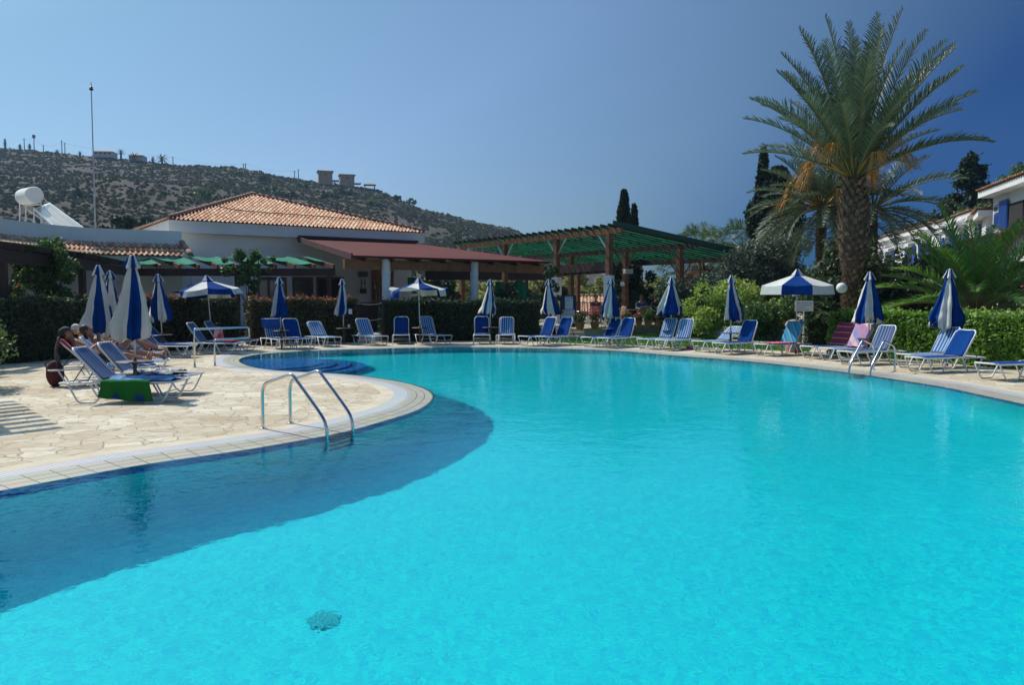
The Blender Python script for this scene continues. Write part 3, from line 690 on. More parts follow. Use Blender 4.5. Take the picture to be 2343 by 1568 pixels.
def flower_towel():
    nt = M_grn.node_tree; N = nt.nodes; L = nt.links; b = N['Principled BSDF']; t = N.new('ShaderNodeTexCoord')
    v = N.new('ShaderNodeTexVoronoi'); v.inputs['Scale'].default_value = 2.6; v.inputs['Randomness'].default_value = .5; L.new(t.outputs['Object'], v.inputs['Vector'])
    n = N.new('ShaderNodeTexNoise'); n.inputs['Scale'].default_value = 14; L.new(t.outputs['Object'], n.inputs['Vector'])
    a = N.new('ShaderNodeMath'); a.operation = 'MULTIPLY_ADD'; a.inputs[1].default_value = .35; L.new(n.outputs['Fac'], a.inputs[0]); L.new(v.outputs['Distance'], a.inputs[2])
    r = N.new('ShaderNodeValToRGB'); r.color_ramp.elements[0].position = .38; r.color_ramp.elements[0].color = (.015, .07, .17, 1); r.color_ramp.elements[1].position = .44; r.color_ramp.elements[1].color = (.02, .15, .025, 1)
    L.new(a.outputs[0], r.inputs[0]); L.new(r.outputs[0], b.inputs['Base Color'])
flower_towel()
M_bw = mat('towel_navy_white', (.62, .62, .50), .95, col2=(.02, .04, .16), vscale=5, detail=2)
back_towel(25, M_tq, 'turquoise striped towel over the lounger under the open parasol', .58, over=.12, k=1)
towel('towel', 25, lambda s, t: ((s-.5)*.62+.02*nz(t*6, 2), .25+.95*t, .365+.012*nz(s*5, t*9)+.012), 10, 24, M_pk, 'pink towel spread on the seat below the turquoise towel')
back_towel(26, M_mar, 'maroon striped towel over the lounger at the hedge end', .60, over=.2, k=2)
back_towel(27, M_lil, 'pink and lilac towel over the lounger behind the right ladder', .62, over=.15, seat=.15, k=3)
back_towel(9, M_bl2, 'blue towel hung over a striped back by the bronze hedge', .60, over=.3, k=4) if 0 else towel('towel', 9, lambda s, t: ((s-.5)*.64+.02*nz(t*5, 4), backp(9, .36+.40*t, .03)[0] if t < .9 else backp(9, .74, .0)[0]+.03, (backp(9, .36+.40*t, .03+.02*nz(s*7, t*4))[1] if t < .9 else backp(9, .74, 0)[1]-(t-.9)*3)), 12, 20, M_bl2, 'blue towel hung over the striped back beside the bronze hedge')
towel('towel', 8, lambda s, t: ((s-.5)*.60, .05+1.0*t, .372+.012*nz(s*5, t*9)), 10, 22, M_pk, 'pink towel on the dark striped lounger behind the step handrail')
back_towel(2, M_rd, 'red and purple towel over the back of the lounger with the man in the cap', .60, over=.15, k=5)
def shirt(s, t):
    y, z = backp(2, .73, .05); q = t*.62
    return ((s-.5)*.52*(1-.25*t)+.03*nz(t*4, s*3, 1, 6), y+.05+.05*nz(s*6, t*3, 1, 6)+.05*math.sin(PI*t), z+.03-q+.10*math.sin(s*PI)*t)
towel('hanging_shirt', 2, shirt, 14, 16, M_shirt, 'grey green shirt hanging behind the man in the dark cap', 'shirt')
def green(s, t):   # over the near side of lounger 0 (local +x side faces the camera)
    y = .42+.75*s+.02*nz(t*4, s, 1, 8); q = t*.62
    if q < .26: return (-(.05+q*1.15), y, .372+.015*nz(s*9, t*7, 1, 8))
    return (-(.375+.035*math.sin(s*17+.6)*min(1, (q-.26)*5)+.02*nz(s*6, t, 1, 9)+.05*(q-.26)), y+.10*(q-.26)*(s-.5)*4, .365-(q-.26)*(.80+.10*math.sin(s*3.0+1)))
towel('green_towel', 0, green, 26, 20, M_grn, 'green towel with blue flowers hanging from the side of the nearest lounger')
def crumple(i, y0, y1, w, k, m, label, h=.05):
    towel('towel', i, lambda s, t: ((s-.5)*w*(1+.2*nz(t*3, 0, 1, k)), y0+(y1-y0)*t+.04*nz(s*4, t*3, 1, k), .368+h*(.6+abs(nz(s*5, t*8, 1.3, k))*1.5)*(1-(2*s-1)**4)), 18, 40, m, label)
crumple(1, .35, 1.22, .60, 11, M_bw, 'crumpled navy and white towel on the second striped lounger', .05)
crumple(0, .10, 1.15, .56, 12, mat('towel_blue_mix', (.02, .06, .24), .95, col2=(.20, .42, .60), vscale=4), 'crumpled blue towel on the nearest lounger seat', .035)
crumple(2, .1, .75, .56, 13, stripes('towel_bluewhite', (.02, .07, .42), (.6, .62, .65), .12, .55, 'Y', .9, 0), 'blue and white towel under the feet of the man in the cap', .02)
# red bag
bg = empty('beach_bag', LW(7, (.05, .75, .38)), math.radians(60), 'red beach bag on the dark striped lounger', 'bag')
m = MB(); m.grid(lambda s, t: ((.19-.07*t+.02*math.sin(9*s))*math.cos(2*PI*s), (.11-.04*t)*math.sin(2*PI*s), .42*t+.02*math.sin(4*PI*s)*t), 20, 8); m.build('bag_body', mat('bag_red', (.55, .02, .02), .7, col2=(.6, .45, .42), vscale=7, detail=1), bg, smooth=True)
m = MB(); m.tube([(-.1, .0, .38), (-.07, .02, .52), (0, .03, .56), (.07, .02, .52), (.1, 0, .38)], .01, 6); m.build('strap', M_black, bg, smooth=True)
m = MB(); m.box((.0, -.1, -.0), (.55, .28, .05)); o = m.build('towel_roll', mat('towel_red2', (.55, .02, .02), .9)); o.location = LW(7, (-.02, .42, .40)); o.rotation_euler = (0, 0, math.radians(88)); tag(o, 'folded red towel on the dark striped lounger below the red bag', 'towel')
bv = o.modifiers.new('b', 'BEVEL'); bv.width = .02; bv.segments = 3
# dark red bag beside lounger of the man
m = MB(); m.ell((0, 0, .24), (.17, .10, .26), 14, 10); m.tube([(-.1, -.08, .3), (-.1, -.14, .45), (0, -.1, .52)], .012, 6)
o = m.build('rucksack', mat('rucksack_maroon', (.10, .015, .02), .8, var=.5, vscale=6), smooth=True); o.location = G(127, 884.5); tag(o, 'dark maroon rucksack on the paving behind the man in the cap', 'rucksack')
# pink shoe-like toy on deck
pk = empty('pink_slipper', G(1573, 800.5), math.radians(30), 'pink slipper lying on the paving at the pool edge', 'slipper')
m = MB(); m.add([], []); m.prism([(-.22, -.07), (-.1, -.09), (.1, -.06), (.24, -.07), (.26, 0), (.24, .07), (.1, .06), (-.1, .09), (-.22, .07)], 0.002, .04); o = m.build('sole', M_pk, pk); o.modifiers.new('b', 'BEVEL').width = .012
m = MB(); m.grid(lambda s, t: (.02+.18*t, .085*math.cos(PI*s), .03+.085*math.sin(PI*s)), 10, 6); m.build('strap', M_pk, pk, smooth=True, thick=.008)
# ---------------------------------------------------------------- tiled roofs
def tile_mat(name, seed=0.0):
    m = mat(name, (.50, .24, .13), .8); nt = m.node_tree; N = nt.nodes; L = nt.links; b = N['Principled BSDF']; t = N.new('ShaderNodeTexCoord')
    s = N.new('ShaderNodeSeparateXYZ'); L.new(t.outputs['UV'], s.inputs[0]); cb = N.new('ShaderNodeCombineXYZ')
    for i in (0, 1):
        f = N.new('ShaderNodeMath'); f.operation = 'FLOOR'; L.new(s.outputs[i], f.inputs[0]); L.new(f.outputs[0], cb.inputs[i])
    cb.inputs[2].default_value = seed
    w = N.new('ShaderNodeTexWhiteNoise'); L.new(cb.outputs[0], w.inputs['Vector']); r = N.new('ShaderNodeValToRGB'); L.new(w.outputs['Value'], r.inputs[0])
    r.color_ramp.elements[0].color = (.36, .15, .075, 1); r.color_ramp.elements[1].color = (.60, .45, .30, 1)
    for p, c in ((.3, (.52, .25, .13)), (.5, (.47, .20, .10)), (.7, (.60, .38, .23))): e = r.color_ramp.elements.new(p); e.color = (*c, 1)
    n = N.new('ShaderNodeTexNoise'); n.inputs['Scale'].default_value = 5; n.inputs['Detail'].default_value = 6; L.new(t.outputs['Object'], n.inputs['Vector'])
    r2 = N.new('ShaderNodeValToRGB'); r2.color_ramp.elements[0].position = .35; r2.color_ramp.elements[0].color = (.62, .58, .55, 1); r2.color_ramp.elements[1].position = .55; r2.color_ramp.elements[1].color = (1, 1, 1, 1); L.new(n.outputs['Fac'], r2.inputs[0])
    mm = N.new('ShaderNodeMixRGB'); mm.blend_type = 'MULTIPLY'; mm.inputs[0].default_value = .8; L.new(r.outputs[0], mm.inputs[1]); L.new(r2.outputs[0], mm.inputs[2]); L.new(mm.outputs[0], b.inputs['Base Color']); return m
M_tile = tile_mat('clay_tiles')
M_ridge = mat('ridge_tile', (.30, .16, .10), .85, col2=(.20, .13, .10), vscale=3)
def tiled(name, A, B, up, L, parent, clips=(), tw=.21, tr=.36, amp=.045):
    """roof slope: eave A->B, up = unit vector up the slope, L = slope length"""
    A, B, up = Vector(A), Vector(B), Vector(up).normalized(); ex = (B-A).normalized(); nrm = ex.cross(up).normalized()
    if nrm.z < 0: nrm = -nrm
    W_ = (B-A).length; nx = max(1, round(W_/tw)); tw = W_/nx; ny = max(1, round(L/tr)); tr = L/ny; px = 8
    cols = nx*px+1; rows = []
    for j in range(ny): rows += [(j*tr, 1.0), ((j+1)*tr-1e-3, 0.0)]
    vs = []; uv = []
    for q, lift in rows:
        for i in range(cols):
            ph = i/px; w = math.cos(2*PI*ph); h = amp*(w if w > 0 else w*.7)+.035*lift
            p = A+ex*(ph*tw)+up*(q-.02*lift)+nrm*h; vs.append(p); uv.append((ph+.25, q/tr))
    me = bpy.data.meshes.new(name); fs = [(j*cols+i, j*cols+i+1, (j+1)*cols+i+1, (j+1)*cols+i) for j in range(len(rows)-1) for i in range(cols-1)]
    me.from_pydata([tuple(v) for v in vs], [], fs); ul = me.uv_layers.new(name='UVMap')
    for p in me.polygons:
        rj = p.index//(cols-1); pcx = sum(uv[v][0] for v in p.vertices)/4; cy_ = (rj//2 if rj % 2 == 0 else rj//2+1)+.5
        cx_ = math.floor(pcx*2)/2+.1
        for li in p.loop_indices: ul.data[li].uv = (cx_*2, cy_)
    me.materials.append(M_tile); o = bpy.data.objects.new(name, me); COL.objects.link(o)
    bm = bmesh.new(); bm.from_mesh(me)
    for co, no in clips: bmesh.ops.bisect_plane(bm, geom=bm.verts[:]+bm.edges[:]+bm.faces[:], plane_co=co, plane_no=no, clear_outer=True)
    for f in bm.faces: f.smooth = True
    bm.normal_update()
    for f in bm.faces:
        if f.normal.dot(nrm) < -.2: f.normal_flip()
    bm.to_mesh(me); bm.free()
    if parent is not None: o.parent = parent
    return o
def ridge(a, b, parent, r=.11, name='ridge_cap'):
    a, b = Vector(a), Vector(b); L_ = (b-a).length; n_ = max(2, int(L_/.38)); m = MB()
    for i in range(n_):
        p, q = a.lerp(b, i/n_), a.lerp(b, (i+1.06)/n_); m.tube([p+Vector((0, 0, .03)), q], [r, r*.82], 10)
    return m.build(name, M_ridge, parent, smooth=True)
# ---------------------------------------------------------------- main building
C0, C1, C3 = Vector((-16, 36.9, 0)), Vector((-4.9, 44.4, 0)), Vector((-21.2, 44.2, 0)); C2 = C1+C3-C0
ZE = 5.42; APX = Vector((-14.6, 44.6, 7.55))
bd = empty('restaurant_building', (-13, 44, 0), 0, 'white restaurant building with a hipped clay tile roof', 'building'); BI = Vector((13, -44, 0))
def inb(p): return p
def child(mb, name, m, parent, smooth=False, thick=0):
    o = mb.build(name, m, None, smooth, thick=thick); o.parent = parent
    o.matrix_parent_inverse = Matrix.Translation(parent.location).inverted() if parent.type == 'EMPTY' else Matrix.Identity(4); return o
def lerp2(a, b, t): return a+(b-a)*t
cen = (C0+C1+C2+C3)/4
def inset(P, d):
    v = (cen-P); v.z = 0; ea = (C1-C0).normalized(); eb = (C3-C0).normalized(); return P+ea*d*(1 if (P-cen).dot(ea) < 0 else -1)+eb*d*(1 if (P-cen).dot(eb) < 0 else -1)
wq = [inset(p, .55) for p in (C0, C1, C2, C3)]
m = MB(); m.prism([(p.x, p.y) for p in wq], -.1, ZE-.5); child(m, 'wall', M_white, bd)
m = MB(); m.prism([(p.x, p.y) for p in (C0, C1, C2, C3)], ZE-.62, ZE-.06); child(m, 'fascia', M_white, bd)
m = MB(); e = [Vector((p.x, p.y, ZE-.03)) for p in (C1, C2, C3)]
m.add([e[0], e[1], APX, e[1], e[2], APX], [(0, 1, 2), (3, 4, 5)]); child(m, 'rear_roof', M_ridge, bd)
def slope(P, Q, name):
    P3, Q3 = Vector((P.x, P.y, ZE)), Vector((Q.x, Q.y, ZE)); ex = (Q3-P3).normalized(); foot = P3+ex*(APX-P3).dot(ex); up = APX-foot; L_ = up.length; up.normalize(); nrm = ex.cross(up)
    h1 = (APX-P3).cross(nrm); h2 = (APX-Q3).cross(nrm)
    if h1.dot(Q3-P3) > 0: h1 = -h1
    if h2.dot(P3-Q3) > 0: h2 = -h2
    out_ = -up*.12; o = tiled(name, P3+out_, Q3+out_, up, L_+.12, None, [(P3, h1), (Q3, h2)]); o.parent = bd; o.matrix_parent_inverse = Matrix.Translation(bd.location).inverted()
slope(C0, C1, 'roof'); slope(C3, C0, 'side_roof')
for p in (C0, C1, C3):
    o = ridge(APX+Vector((0, 0, .02)), Vector((p.x, p.y, ZE+.05)), None); o.parent = bd; o.matrix_parent_inverse = Matrix.Translation(bd.location).inverted()
# cable sagging across the roof
m = MB(); q0, q1 = wallpt(430, 480, C0.xy, C1.xy, -1), None
pts = []
def roofpt(u, v):   # on the front slope plane
    n_ = (Vector((C1.x, C1.y, ZE))-Vector((C0.x, C0.y, ZE))).cross(APX-Vector((C0.x, C0.y, ZE))); d = ray(u, v); o_ = Vector((0, 0, EYE)); t = n_.dot(APX-o_)/n_.dot(d); return o_+d*t+Vector((0, 0, .10))
m.tube([roofpt(*p) for p in [(500, 476), (512, 479), (540, 485), (600, 490), (680, 495), (760, 501), (830, 507), (890, 508.5)]], .022, 6); child(m, 'roof_cable', M_black, bd)
# features on the front wall (plane of the inset wall)
WA, WB = wq[0].xy, wq[1].xy
def wpanel(u0, v0, u1, v1, off, th, mt, name, parent, mi=0):
    a, b, c_, d_ = wallpt(u0, v0, WA, WB, off), wallpt(u1, v0, WA, WB, off), wallpt(u1, v1, WA, WB, off), wallpt(u0, v1, WA, WB, off)
    zt, zb_ = (a.z+b.z)/2, (c_.z+d_.z)/2; ex = Vector((b.x-a.x, b.y-a.y, 0)); w = ex.length; c0 = Vector(((a.x+b.x)/2, (a.y+b.y)/2, (zt+zb_)/2))
    mm_ = MB(); mm_.box(c0, (w, th, zt-zb_), math.atan2(ex.y, ex.x)); return child(mm_, name, mt, parent)
def childp(o, par, root):
    o.parent = par; o.matrix_parent_inverse = Matrix.Translation(root.location).inverted(); return o
for (u0, u1, nm, kids) in ((590, 655, 'window', [(593, 611, M_glass), (617, 651, M_glass)]), (669, 716, 'window', [(674, 711, M_glass)]), (724, 786, 'door', [(729, 752, M_dark), (757, 783, M_dark)])):
    f = wpanel(u0, 634, u1, 702, .06, .10, M_wood, nm, bd)
    for a, b, mt in kids:
        g = wpanel(a, 640, b, 700, .12, .03, mt, 'pane', f)
f = wpanel(851, 618, 900, 700, .06, .08, M_woodo, 'bar_shelf', bd)
for k in range(7):
    p = wallpt(858+k*2.2 if k < 4 else 858+(k-4)*2.6, 684 if k < 4 else 662, WA, WB, .14); q = MB(); q.lathe([(.05, 0), (.05, .2), (.018, .26), (.018, .36)], p, 8); o = q.build('bottle', mat('bottle_%d' % (k % 3), [(.2, .1, .03), (.4, .4, .36), (.03, .12, .05)][k % 3], .2)); tag(o, 'bottle standing on the brown bar shelf', 'bottle', 'bottles on the bar shelf')
# wall lantern frame left of the column
wa = empty('wall_ornament', wallpt(831, 640, WA, WB, .1), math.atan2((WB-WA).y, (WB-WA).x), 'dark metal ornament hanging on the white wall left of the first column', 'wall ornament')
m = MB(); m.box((0, 0, .28), (.55, .04, .3)); m.build('plate', mat('ornament_grey', (.12, .11, .10), .8), wa)
m = MB(); m.box((-.1, 0, -.25), (.03, .04, .6)); m.box((.1, 0, -.25), (.03, .04, .6)); m.box((0, 0, -.62), (.34, .08, .26)); m.box((0, 0, -.2), (.2, .03, .04)); m.build('hanger', M_black, wa)
# ---------------------------------------------------------------- red lean-to roof on white columns
R1, R2, R3, R4 = Vector((-6.3, 31.0, 3.38)), Vector((1.75, 36.2, 3.38)), Vector((-5.3, 43.9, 4.74)), Vector((-10.9, 40.3, 4.74))
lt = empty('covered_veranda', ((R1+R2)/2).xy.to_3d(), 0, 'open veranda with a red sheet roof on round white columns', 'veranda')
m = MB(); th = Vector((0, 0, -.09)); m.add([R1, R2, R3, R4, R1+th, R2+th, R3+th, R4+th], [(0, 1, 2, 3), (7, 6, 5, 4), (0, 4, 5, 1), (1, 5, 6, 2), (2, 6, 7, 3), (3, 7, 4, 0)]); child(m, 'roof_sheet', M_red, lt)
m = MB(); up_ = Vector((0, 0, .13)); a_, b_ = R4+up_*.6, R3+up_*.6; m.bar(a_, b_, .5, .14); child(m, 'eave_shadow_strip', M_redd, lt)  # dark strip painting the eave's shadow where roof meets wall
m = MB(); dn = Vector((0, 0, -.30)); m.bar(R4+Vector((.02, 0, -.05)), R1+Vector((.02, 0, -.05)), .06, .26); child(m, 'side_board', M_redd, lt)
fd = (R2-R1).normalized(); bk = Vector((-fd.y, fd.x, 0))
m = MB(); m.bar(R1+bk*.55+Vector((-.1, 0, -.32)), R2+bk*.55+Vector((0, 0, -.32)), .2, .40); child(m, 'front_beam', M_woodo, lt)
for k in range(8):
    t_ = (k+.5)/8; m = MB(); m.bar(R1.lerp(R2, t_)+Vector((0, 0, -.16)), R4.lerp(R3, t_)+Vector((0, 0, -.16)), .09, .13); child(m, 'rafter', M_woodd, lt)
M_col = mat('column_white', (.80, .80, .80), .6, var=.05, vscale=2)
for u in (883.5, 1085):
    A_, B_ = (R1+bk*.5), (R2+bk*.5); d = ray(u, 640); ex, ey = B_.x-A_.x, B_.y-A_.y; n_ = Vector((ey, -ex)); t_ = (A_.x*n_.x+A_.y*n_.y)/(d.x*n_.x+d.y*n_.y); p = Vector((d.x*t_, d.y*t_, 0))
    m = MB(); m.lathe([(.175, .3), (.175, 2.72), (.19, 2.73), (.19, 2.79), (.175, 2.80), (.175, 3.28)], p, 24); child(m, 'column', M_col, lt, smooth=False)
m = MB(); qa, qb = D(975, 626, 45), D(1250, 626, 43.5); m.bar(qa, qb, .3, .75); child(m, 'underroof_shade_box', M_woodd, lt)  # dark box added for the shaded band under the veranda roof
# square white pillars under the wooden pergola, low bar counter
ct = MB(); A_, B_ = R1+bk*1.2, R2+bk*1.2; ct.bar(Vector((A_.x, A_.y, 1.50)), Vector((B_.x, B_.y, 1.50)), .5, .06); o = child(ct, 'counter_top', M_woodd, lt)
ct = MB(); ct.bar(Vector((A_.x, A_.y, .9)), Vector((B_.x, B_.y, .9)), .3, 1.1); child(ct, 'counter', M_woodd, lt)
# green hanging cloths
for k, (u, v0, v1, y) in enumerate([(943, 635, 665, 38), (1144, 645, 692, 37), (1195, 690, 645, 36.5)]):
    c_ = D(u, (v0+v1)/2, y); m = MB(); h = abs(v1-v0)*y/F
    m.grid(lambda s, t: ((s-.5)*.42+.02*math.sin(t*6), .03*math.sin(s*9), (t-.5)*h), 8, 8); o = m.build('green_cloth', mat('green_hanging', (.03, .33, .17), .8, trans=.4), thick=.004); o.location = c_; tag(o, ['green cloth hanging at the back wall of the veranda', 'green cloth hanging left of the second column', 'green cloth hanging right of the second column'][k], 'cloth')
# ---------------------------------------------------------------- left wing with parapet and tiled eave
wing = [Vector(p) for p in [(-20.3, 22, 0), (-19.7, 27, 0), (-19.2, 31.5, 0), (-18.4, 33.6, 0), (-17, 34.7, 0), (-14.9, 35.7, 0)]]
wg = empty('side_wing', (-18, 31, 0), 0, 'low white wing with a curved parapet and a clay tile eave', 'building')
def wchild(o): o.parent = wg; o.matrix_parent_inverse = Matrix.Translation(wg.location).inverted(); return o
m = MB()
fr = [(p.x, p.y) for p in wing]; bkp = [(-16.6, 40), (-24, 40), (-26, 22)]
m.prism(fr+bkp, -.1, 3.9); wchild(m.build('wall', M_white))
def strip(P, off0, off1, z0, z1):
    n_ = []; 
    for i, p in enumerate(P):
        t_ = (P[min(i+1, len(P)-1)]-P[max(i-1, 0)]).normalized(); n_.append(Vector((t_.y, -t_.x, 0)))
    a = [p+q*off0 for p, q in zip(P, n_)]; b = [p+q*off1 for p, q in zip(P, n_)]; m = MB(); k = len(P)
    for i in range(k-1):
        m.add([(*a[i].xy, z0), (*a[i+1].xy, z0), (*b[i+1].xy, z0), (*b[i].xy, z0), (*a[i].xy, z1), (*a[i+1].xy, z1), (*b[i+1].xy, z1), (*b[i].xy, z1)], [(3, 2, 1, 0), (4, 5, 6, 7), (0, 1, 5, 4), (2, 3, 7, 6)])
    e0, e1 = 0, k-1
    for i in (0, k-1): m.add([(*a[i].xy, z0), (*b[i].xy, z0), (*b[i].xy, z1), (*a[i].xy, z1)], [(0, 1, 2, 3)])
    return m, a, b
sm_ = [Vector((p.x, p.y, 0)) for p in spline([tuple(p) for p in wing], 5)]
m, _, _ = strip(sm_, -.35, 0, 3.9, 4.72); wchild(m.build('parapet', M_white))
m, _, _ = strip(sm_, 0, .75, 3.12, 3.52); wchild(m.build('fascia', M_white))
k2 = len(sm_)
for (i0, i1) in ((0, 10), (10, 17), (17, k2-1)):
    a, b = sm_[i0], sm_[i1]; t_ = (b-a).normalized(); n_ = Vector((t_.y, -t_.x, 0)); up = Vector((-n_.x*.85, -n_.y*.85, .5)).normalized()
    wchild(tiled('eave_tiles', Vector((a.x, a.y, 3.56))+n_*.92, Vector((b.x, b.y, 3.56))+n_*.92, up, 1.1, None))
e_ = sm_[-1]; t_ = (sm_[-1]-sm_[-3]).normalized(); n_ = Vector((t_.y, -t_.x, 0)); wchild(ridge(Vector((e_.x, e_.y, 4.2)), Vector((e_.x, e_.y, 3.55))+n_*.95+t_*.35, None, .13))
# flat roof of the wing
m = MB(); m.prism(fr+bkp, 3.9, 3.98); wchild(m.build('flat_roof', M_cream))
# ---------------------------------------------------------------- solar water heater, barrel, mast on the wing roof
sh = empty('solar_water_heater', (-21.5, 36, 3.98), 0, 'white solar water tank with a sloping panel on the flat roof', 'solar heater')
ta, tb = D(79.4, 446, 35.5), D(54, 451, 37.2)
m = MB(); ax = (tb-ta).normalized(); m.tube([ta, ta.lerp(tb, .03), ta.lerp(tb, .97), tb], [.34, .375, .375, .34], 24); child(m, 'tank', M_white, sh, smooth=False)
pn = [D(80, 477, 35.3), D(113, 463, 36.6), D(204, 529, 35.0), D(135, 529, 33.8)]
nn = (pn[1]-pn[0]).cross(pn[3]-pn[0]).normalized(); nn = nn if nn.z > 0 else -nn
m = MB(); m.add([p for p in pn]+[p-nn*.1 for p in pn], [(0, 1, 2, 3), (7, 6, 5, 4), (0, 4, 5, 1), (1, 5, 6, 2), (2, 6, 7, 3), (3, 7, 4, 0)]); child(m, 'panel_case', M_alu, sh)
def pq(a, b): return pn[0].lerp(pn[1], a).lerp(pn[3].lerp(pn[2], a), b)+nn*.008
m = MB()
for a0, a1 in ((.05, .36), (.40, .68), (.72, .95)): m.add([pq(a0, .04), pq(a1, .04), pq(a1, .97), pq(a0, .97)], [(0, 1, 2, 3)])
child(m, 'panel_glass', mat('solar_glass', (.30, .25, .18), .25, col2=(.55, .47, .33), vscale=.7, spec=.8), sh)
m = MB()
for u, v0, v1, y in ((45, 455, 517, 37), (59, 458, 519, 36.6), (78, 475, 520, 35.8), (94, 462, 520, 35.8)): m.tube([D(u, v0, y), D(u, v1+4, y)], .028, 6)
m.tube([D(87, 438, 35.8), D(110, 465, 36.3)], .025, 6); m.tube([D(60, 478, 36.6), D(92, 500, 35.8), D(125, 527, 34.5)], .025, 6); m.tube([D(40, 452, 37), D(60, 470, 36.6), D(92, 468, 35.8)], .025, 6)
child(m, 'stand', M_alu_w, sh)
q = D(76, 500, 36.3); m = MB(); m.lathe([(.20, 0), (.21, .03), (.21, .30), (.22, .32), (.21, .34), (.21, .62), (.19, .66)], (0, 0, 0), 20); o = m.build('blue_barrel', mat('barrel_blue', (.02, .14, .42), .4)); o.location = (q.x, q.y, 4.0); o.scale = (1.35, 1.35, 1.7); tag(o, 'blue plastic barrel beneath the white solar tank', 'barrel')
ms = empty('antenna_mast', (D(218, 520, 38).x, 38, 3.9), 0, 'tall thin lightning mast standing on the flat roof', 'mast'); zt = D(218, 187, 38).z-3.9
m = MB(); m.tube([(0, 0, 0), (0, 0, zt*.55), (0, 0, zt*.56), (0, 0, zt-.1)], [.045, .04, .028, .022], 8); m.build('mast_pole', mat('mast_grey', (.35, .36, .38), .5), ms)
m = MB(); m.tube([(0, 0, zt-.35), (0, 0, zt)], .012, 6); m.lathe([(.02, zt-.42), (.10, zt-.36), (.10, zt-.32), (.03, zt-.30), (.09, zt-.26), (.02, zt-.2)], n=10); m.build('mast_head', M_black, ms)
for sx in (-1, 1):
    m = MB(); m.tube([(0, 0, zt*.56), (sx*1.1, .6, 0)], .006, 4); m.build('guy_wire', M_black, ms)
m = MB(); m.box((0, 0, .2), (.3, .3, .5)); m.build('mast_foot', M_white, ms)
# ---------------------------------------------------------------- small pergola along the left wing (dark beams, rafters, green shade cloth)
pg = empty('shade_pergola', (-12, 33, 0), 0, 'dark wooden pergola with green shade cloths along the white walls', 'pergola')
beam = [(-12.6, 15.5), (-13.3, 20.6), (-13.9, 25.5), (-15.9, 33), (-7.4, 33)]
def pc(m, name, mt, thick=0): return child(m, name, mt, pg, thick=thick)
for i in range(4):
    m = MB(); a, b = beam[i], beam[i+1]; m.bar((*a, 2.78), (*b, 2.78), .16, .34-.01*i); pc(m, 'beam', M_woodd)
for k, (x, y) in enumerate([(-13.3, 20.6), (-13.9, 25.5), (-15.9, 33), (-11.5, 33), (-7.65, 33)]):
    m = MB(); m.bar((x, y+.02, 0), (x, y+.02, 2.62), .17, .17, up=(0, 1, 0)); pc(m, 'post', M_woodd)
rd = Vector((-.58, .81, 0)); xs = [-7.55-k*.80 for k in range(11)]
for k, x in enumerate(xs):
    a = Vector((x+.17, 32.72, 3.0)); b = a+rd*3.3+Vector((0, 0, .48)); m = MB(); m.bar(a, b, .09, .17); pc(m, 'rafter', M_wood)
for k in range(10):
    x0, x1 = xs[k], xs[k+1]; s0 = .25 if k % 2 else .9; e0 = 2.9
    def fc(s, t):
        x = x0+(x1-x0)*s+.17; q = s0+(e0-s0)*t; z = 3.12+.145*q+(.16 if k % 2 == 0 else -.02)*(s)-.05*math.sin(PI*s)
        return (x+rd.x*q, 32.72+rd.y*q, z)
    m = MB(); m.grid(fc, 6, 6); pc(m, 'shade_cloth', M_greenc, .006)
for i in range(3):
    a, b = Vector((*beam[i], 0)), Vector((*beam[i+1], 0)); t_ = (b-a).normalized(); n_ = Vector((-t_.y, t_.x, 0)); L_ = (b-a).length; nk = int(L_/.8)
    for k in range(nk):
        p = a+t_*(k+.5)*.8; m = MB(); m.bar((p-n_*.35)+Vector((0, 0, 3.03)), p+n_*3.4+Vector((0, 0, 3.5)), .08, .15); pc(m, 'rafter', M_woodd)
        if k % 2 == 0:
            m = MB(); m.grid(lambda s, t: tuple((p+t_*.8*s+n_*(-.3+3.4*t))+Vector((0, 0, 3.13+.13*(3.4*t)+.0))), 3, 3); pc(m, 'shade_cloth', M_greenc, .006)
# pot lamps under the beam
for k, (u, v) in enumerate([(440, 640), (400, 636)][:1]):
    pass
hp = empty('hanging_lantern', D(437, 655, 33).xy.to_3d(), 0, 'grey terracotta lantern hanging from the pergola beam behind the closed parasols', 'lantern')
m = MB(); m.lathe([(.02, 2.3), (.14, 2.2), (.2, 2.05), (.14, 1.9), (.05, 1.86)], n=16); m.tube([(0, 0, 2.3), (0, 0, 2.62)], .01, 5); m.build('shade', mat('lantern_clay', (.22, .16, .12), .8), hp, smooth=True)
# ---------------------------------------------------------------- garden pergola left of the picture whose rafters shade the paving
gp = empty('garden_pergola', (-8.7, 12.8, 0), 0, 'wooden pergola at the left edge whose rafters shade the paving', 'pergola')
d1 = Vector((.652, -.758, 0)); d2 = Vector((-.6, -.8, 0)); o0 = Vector((-9.85, 14.25, 2.80))
for k in range(9):
    p = o0+d1*(.06+.43*k); m = MB(); m.bar(p, p+d2*3.6, .10, .13); child(m, 'rafter', M_woodd, gp)
for off in (.62, 1.9):
    m = MB(); m.bar(o0+d2*off-d1*.2+Vector((0, 0, -.14)), o0+d2*off+d1*3.6+Vector((0, 0, -.14)), .12, .15); child(m, 'beam', M_woodd, gp)
for q in (.3, 3.0):
    p = o0+d2*2.6+d1*q; m = MB(); m.bar((p.x, p.y, 0), (p.x, p.y, 2.6), .12, .12, up=(0, 1, 0)); child(m, 'post', M_woodd, gp)
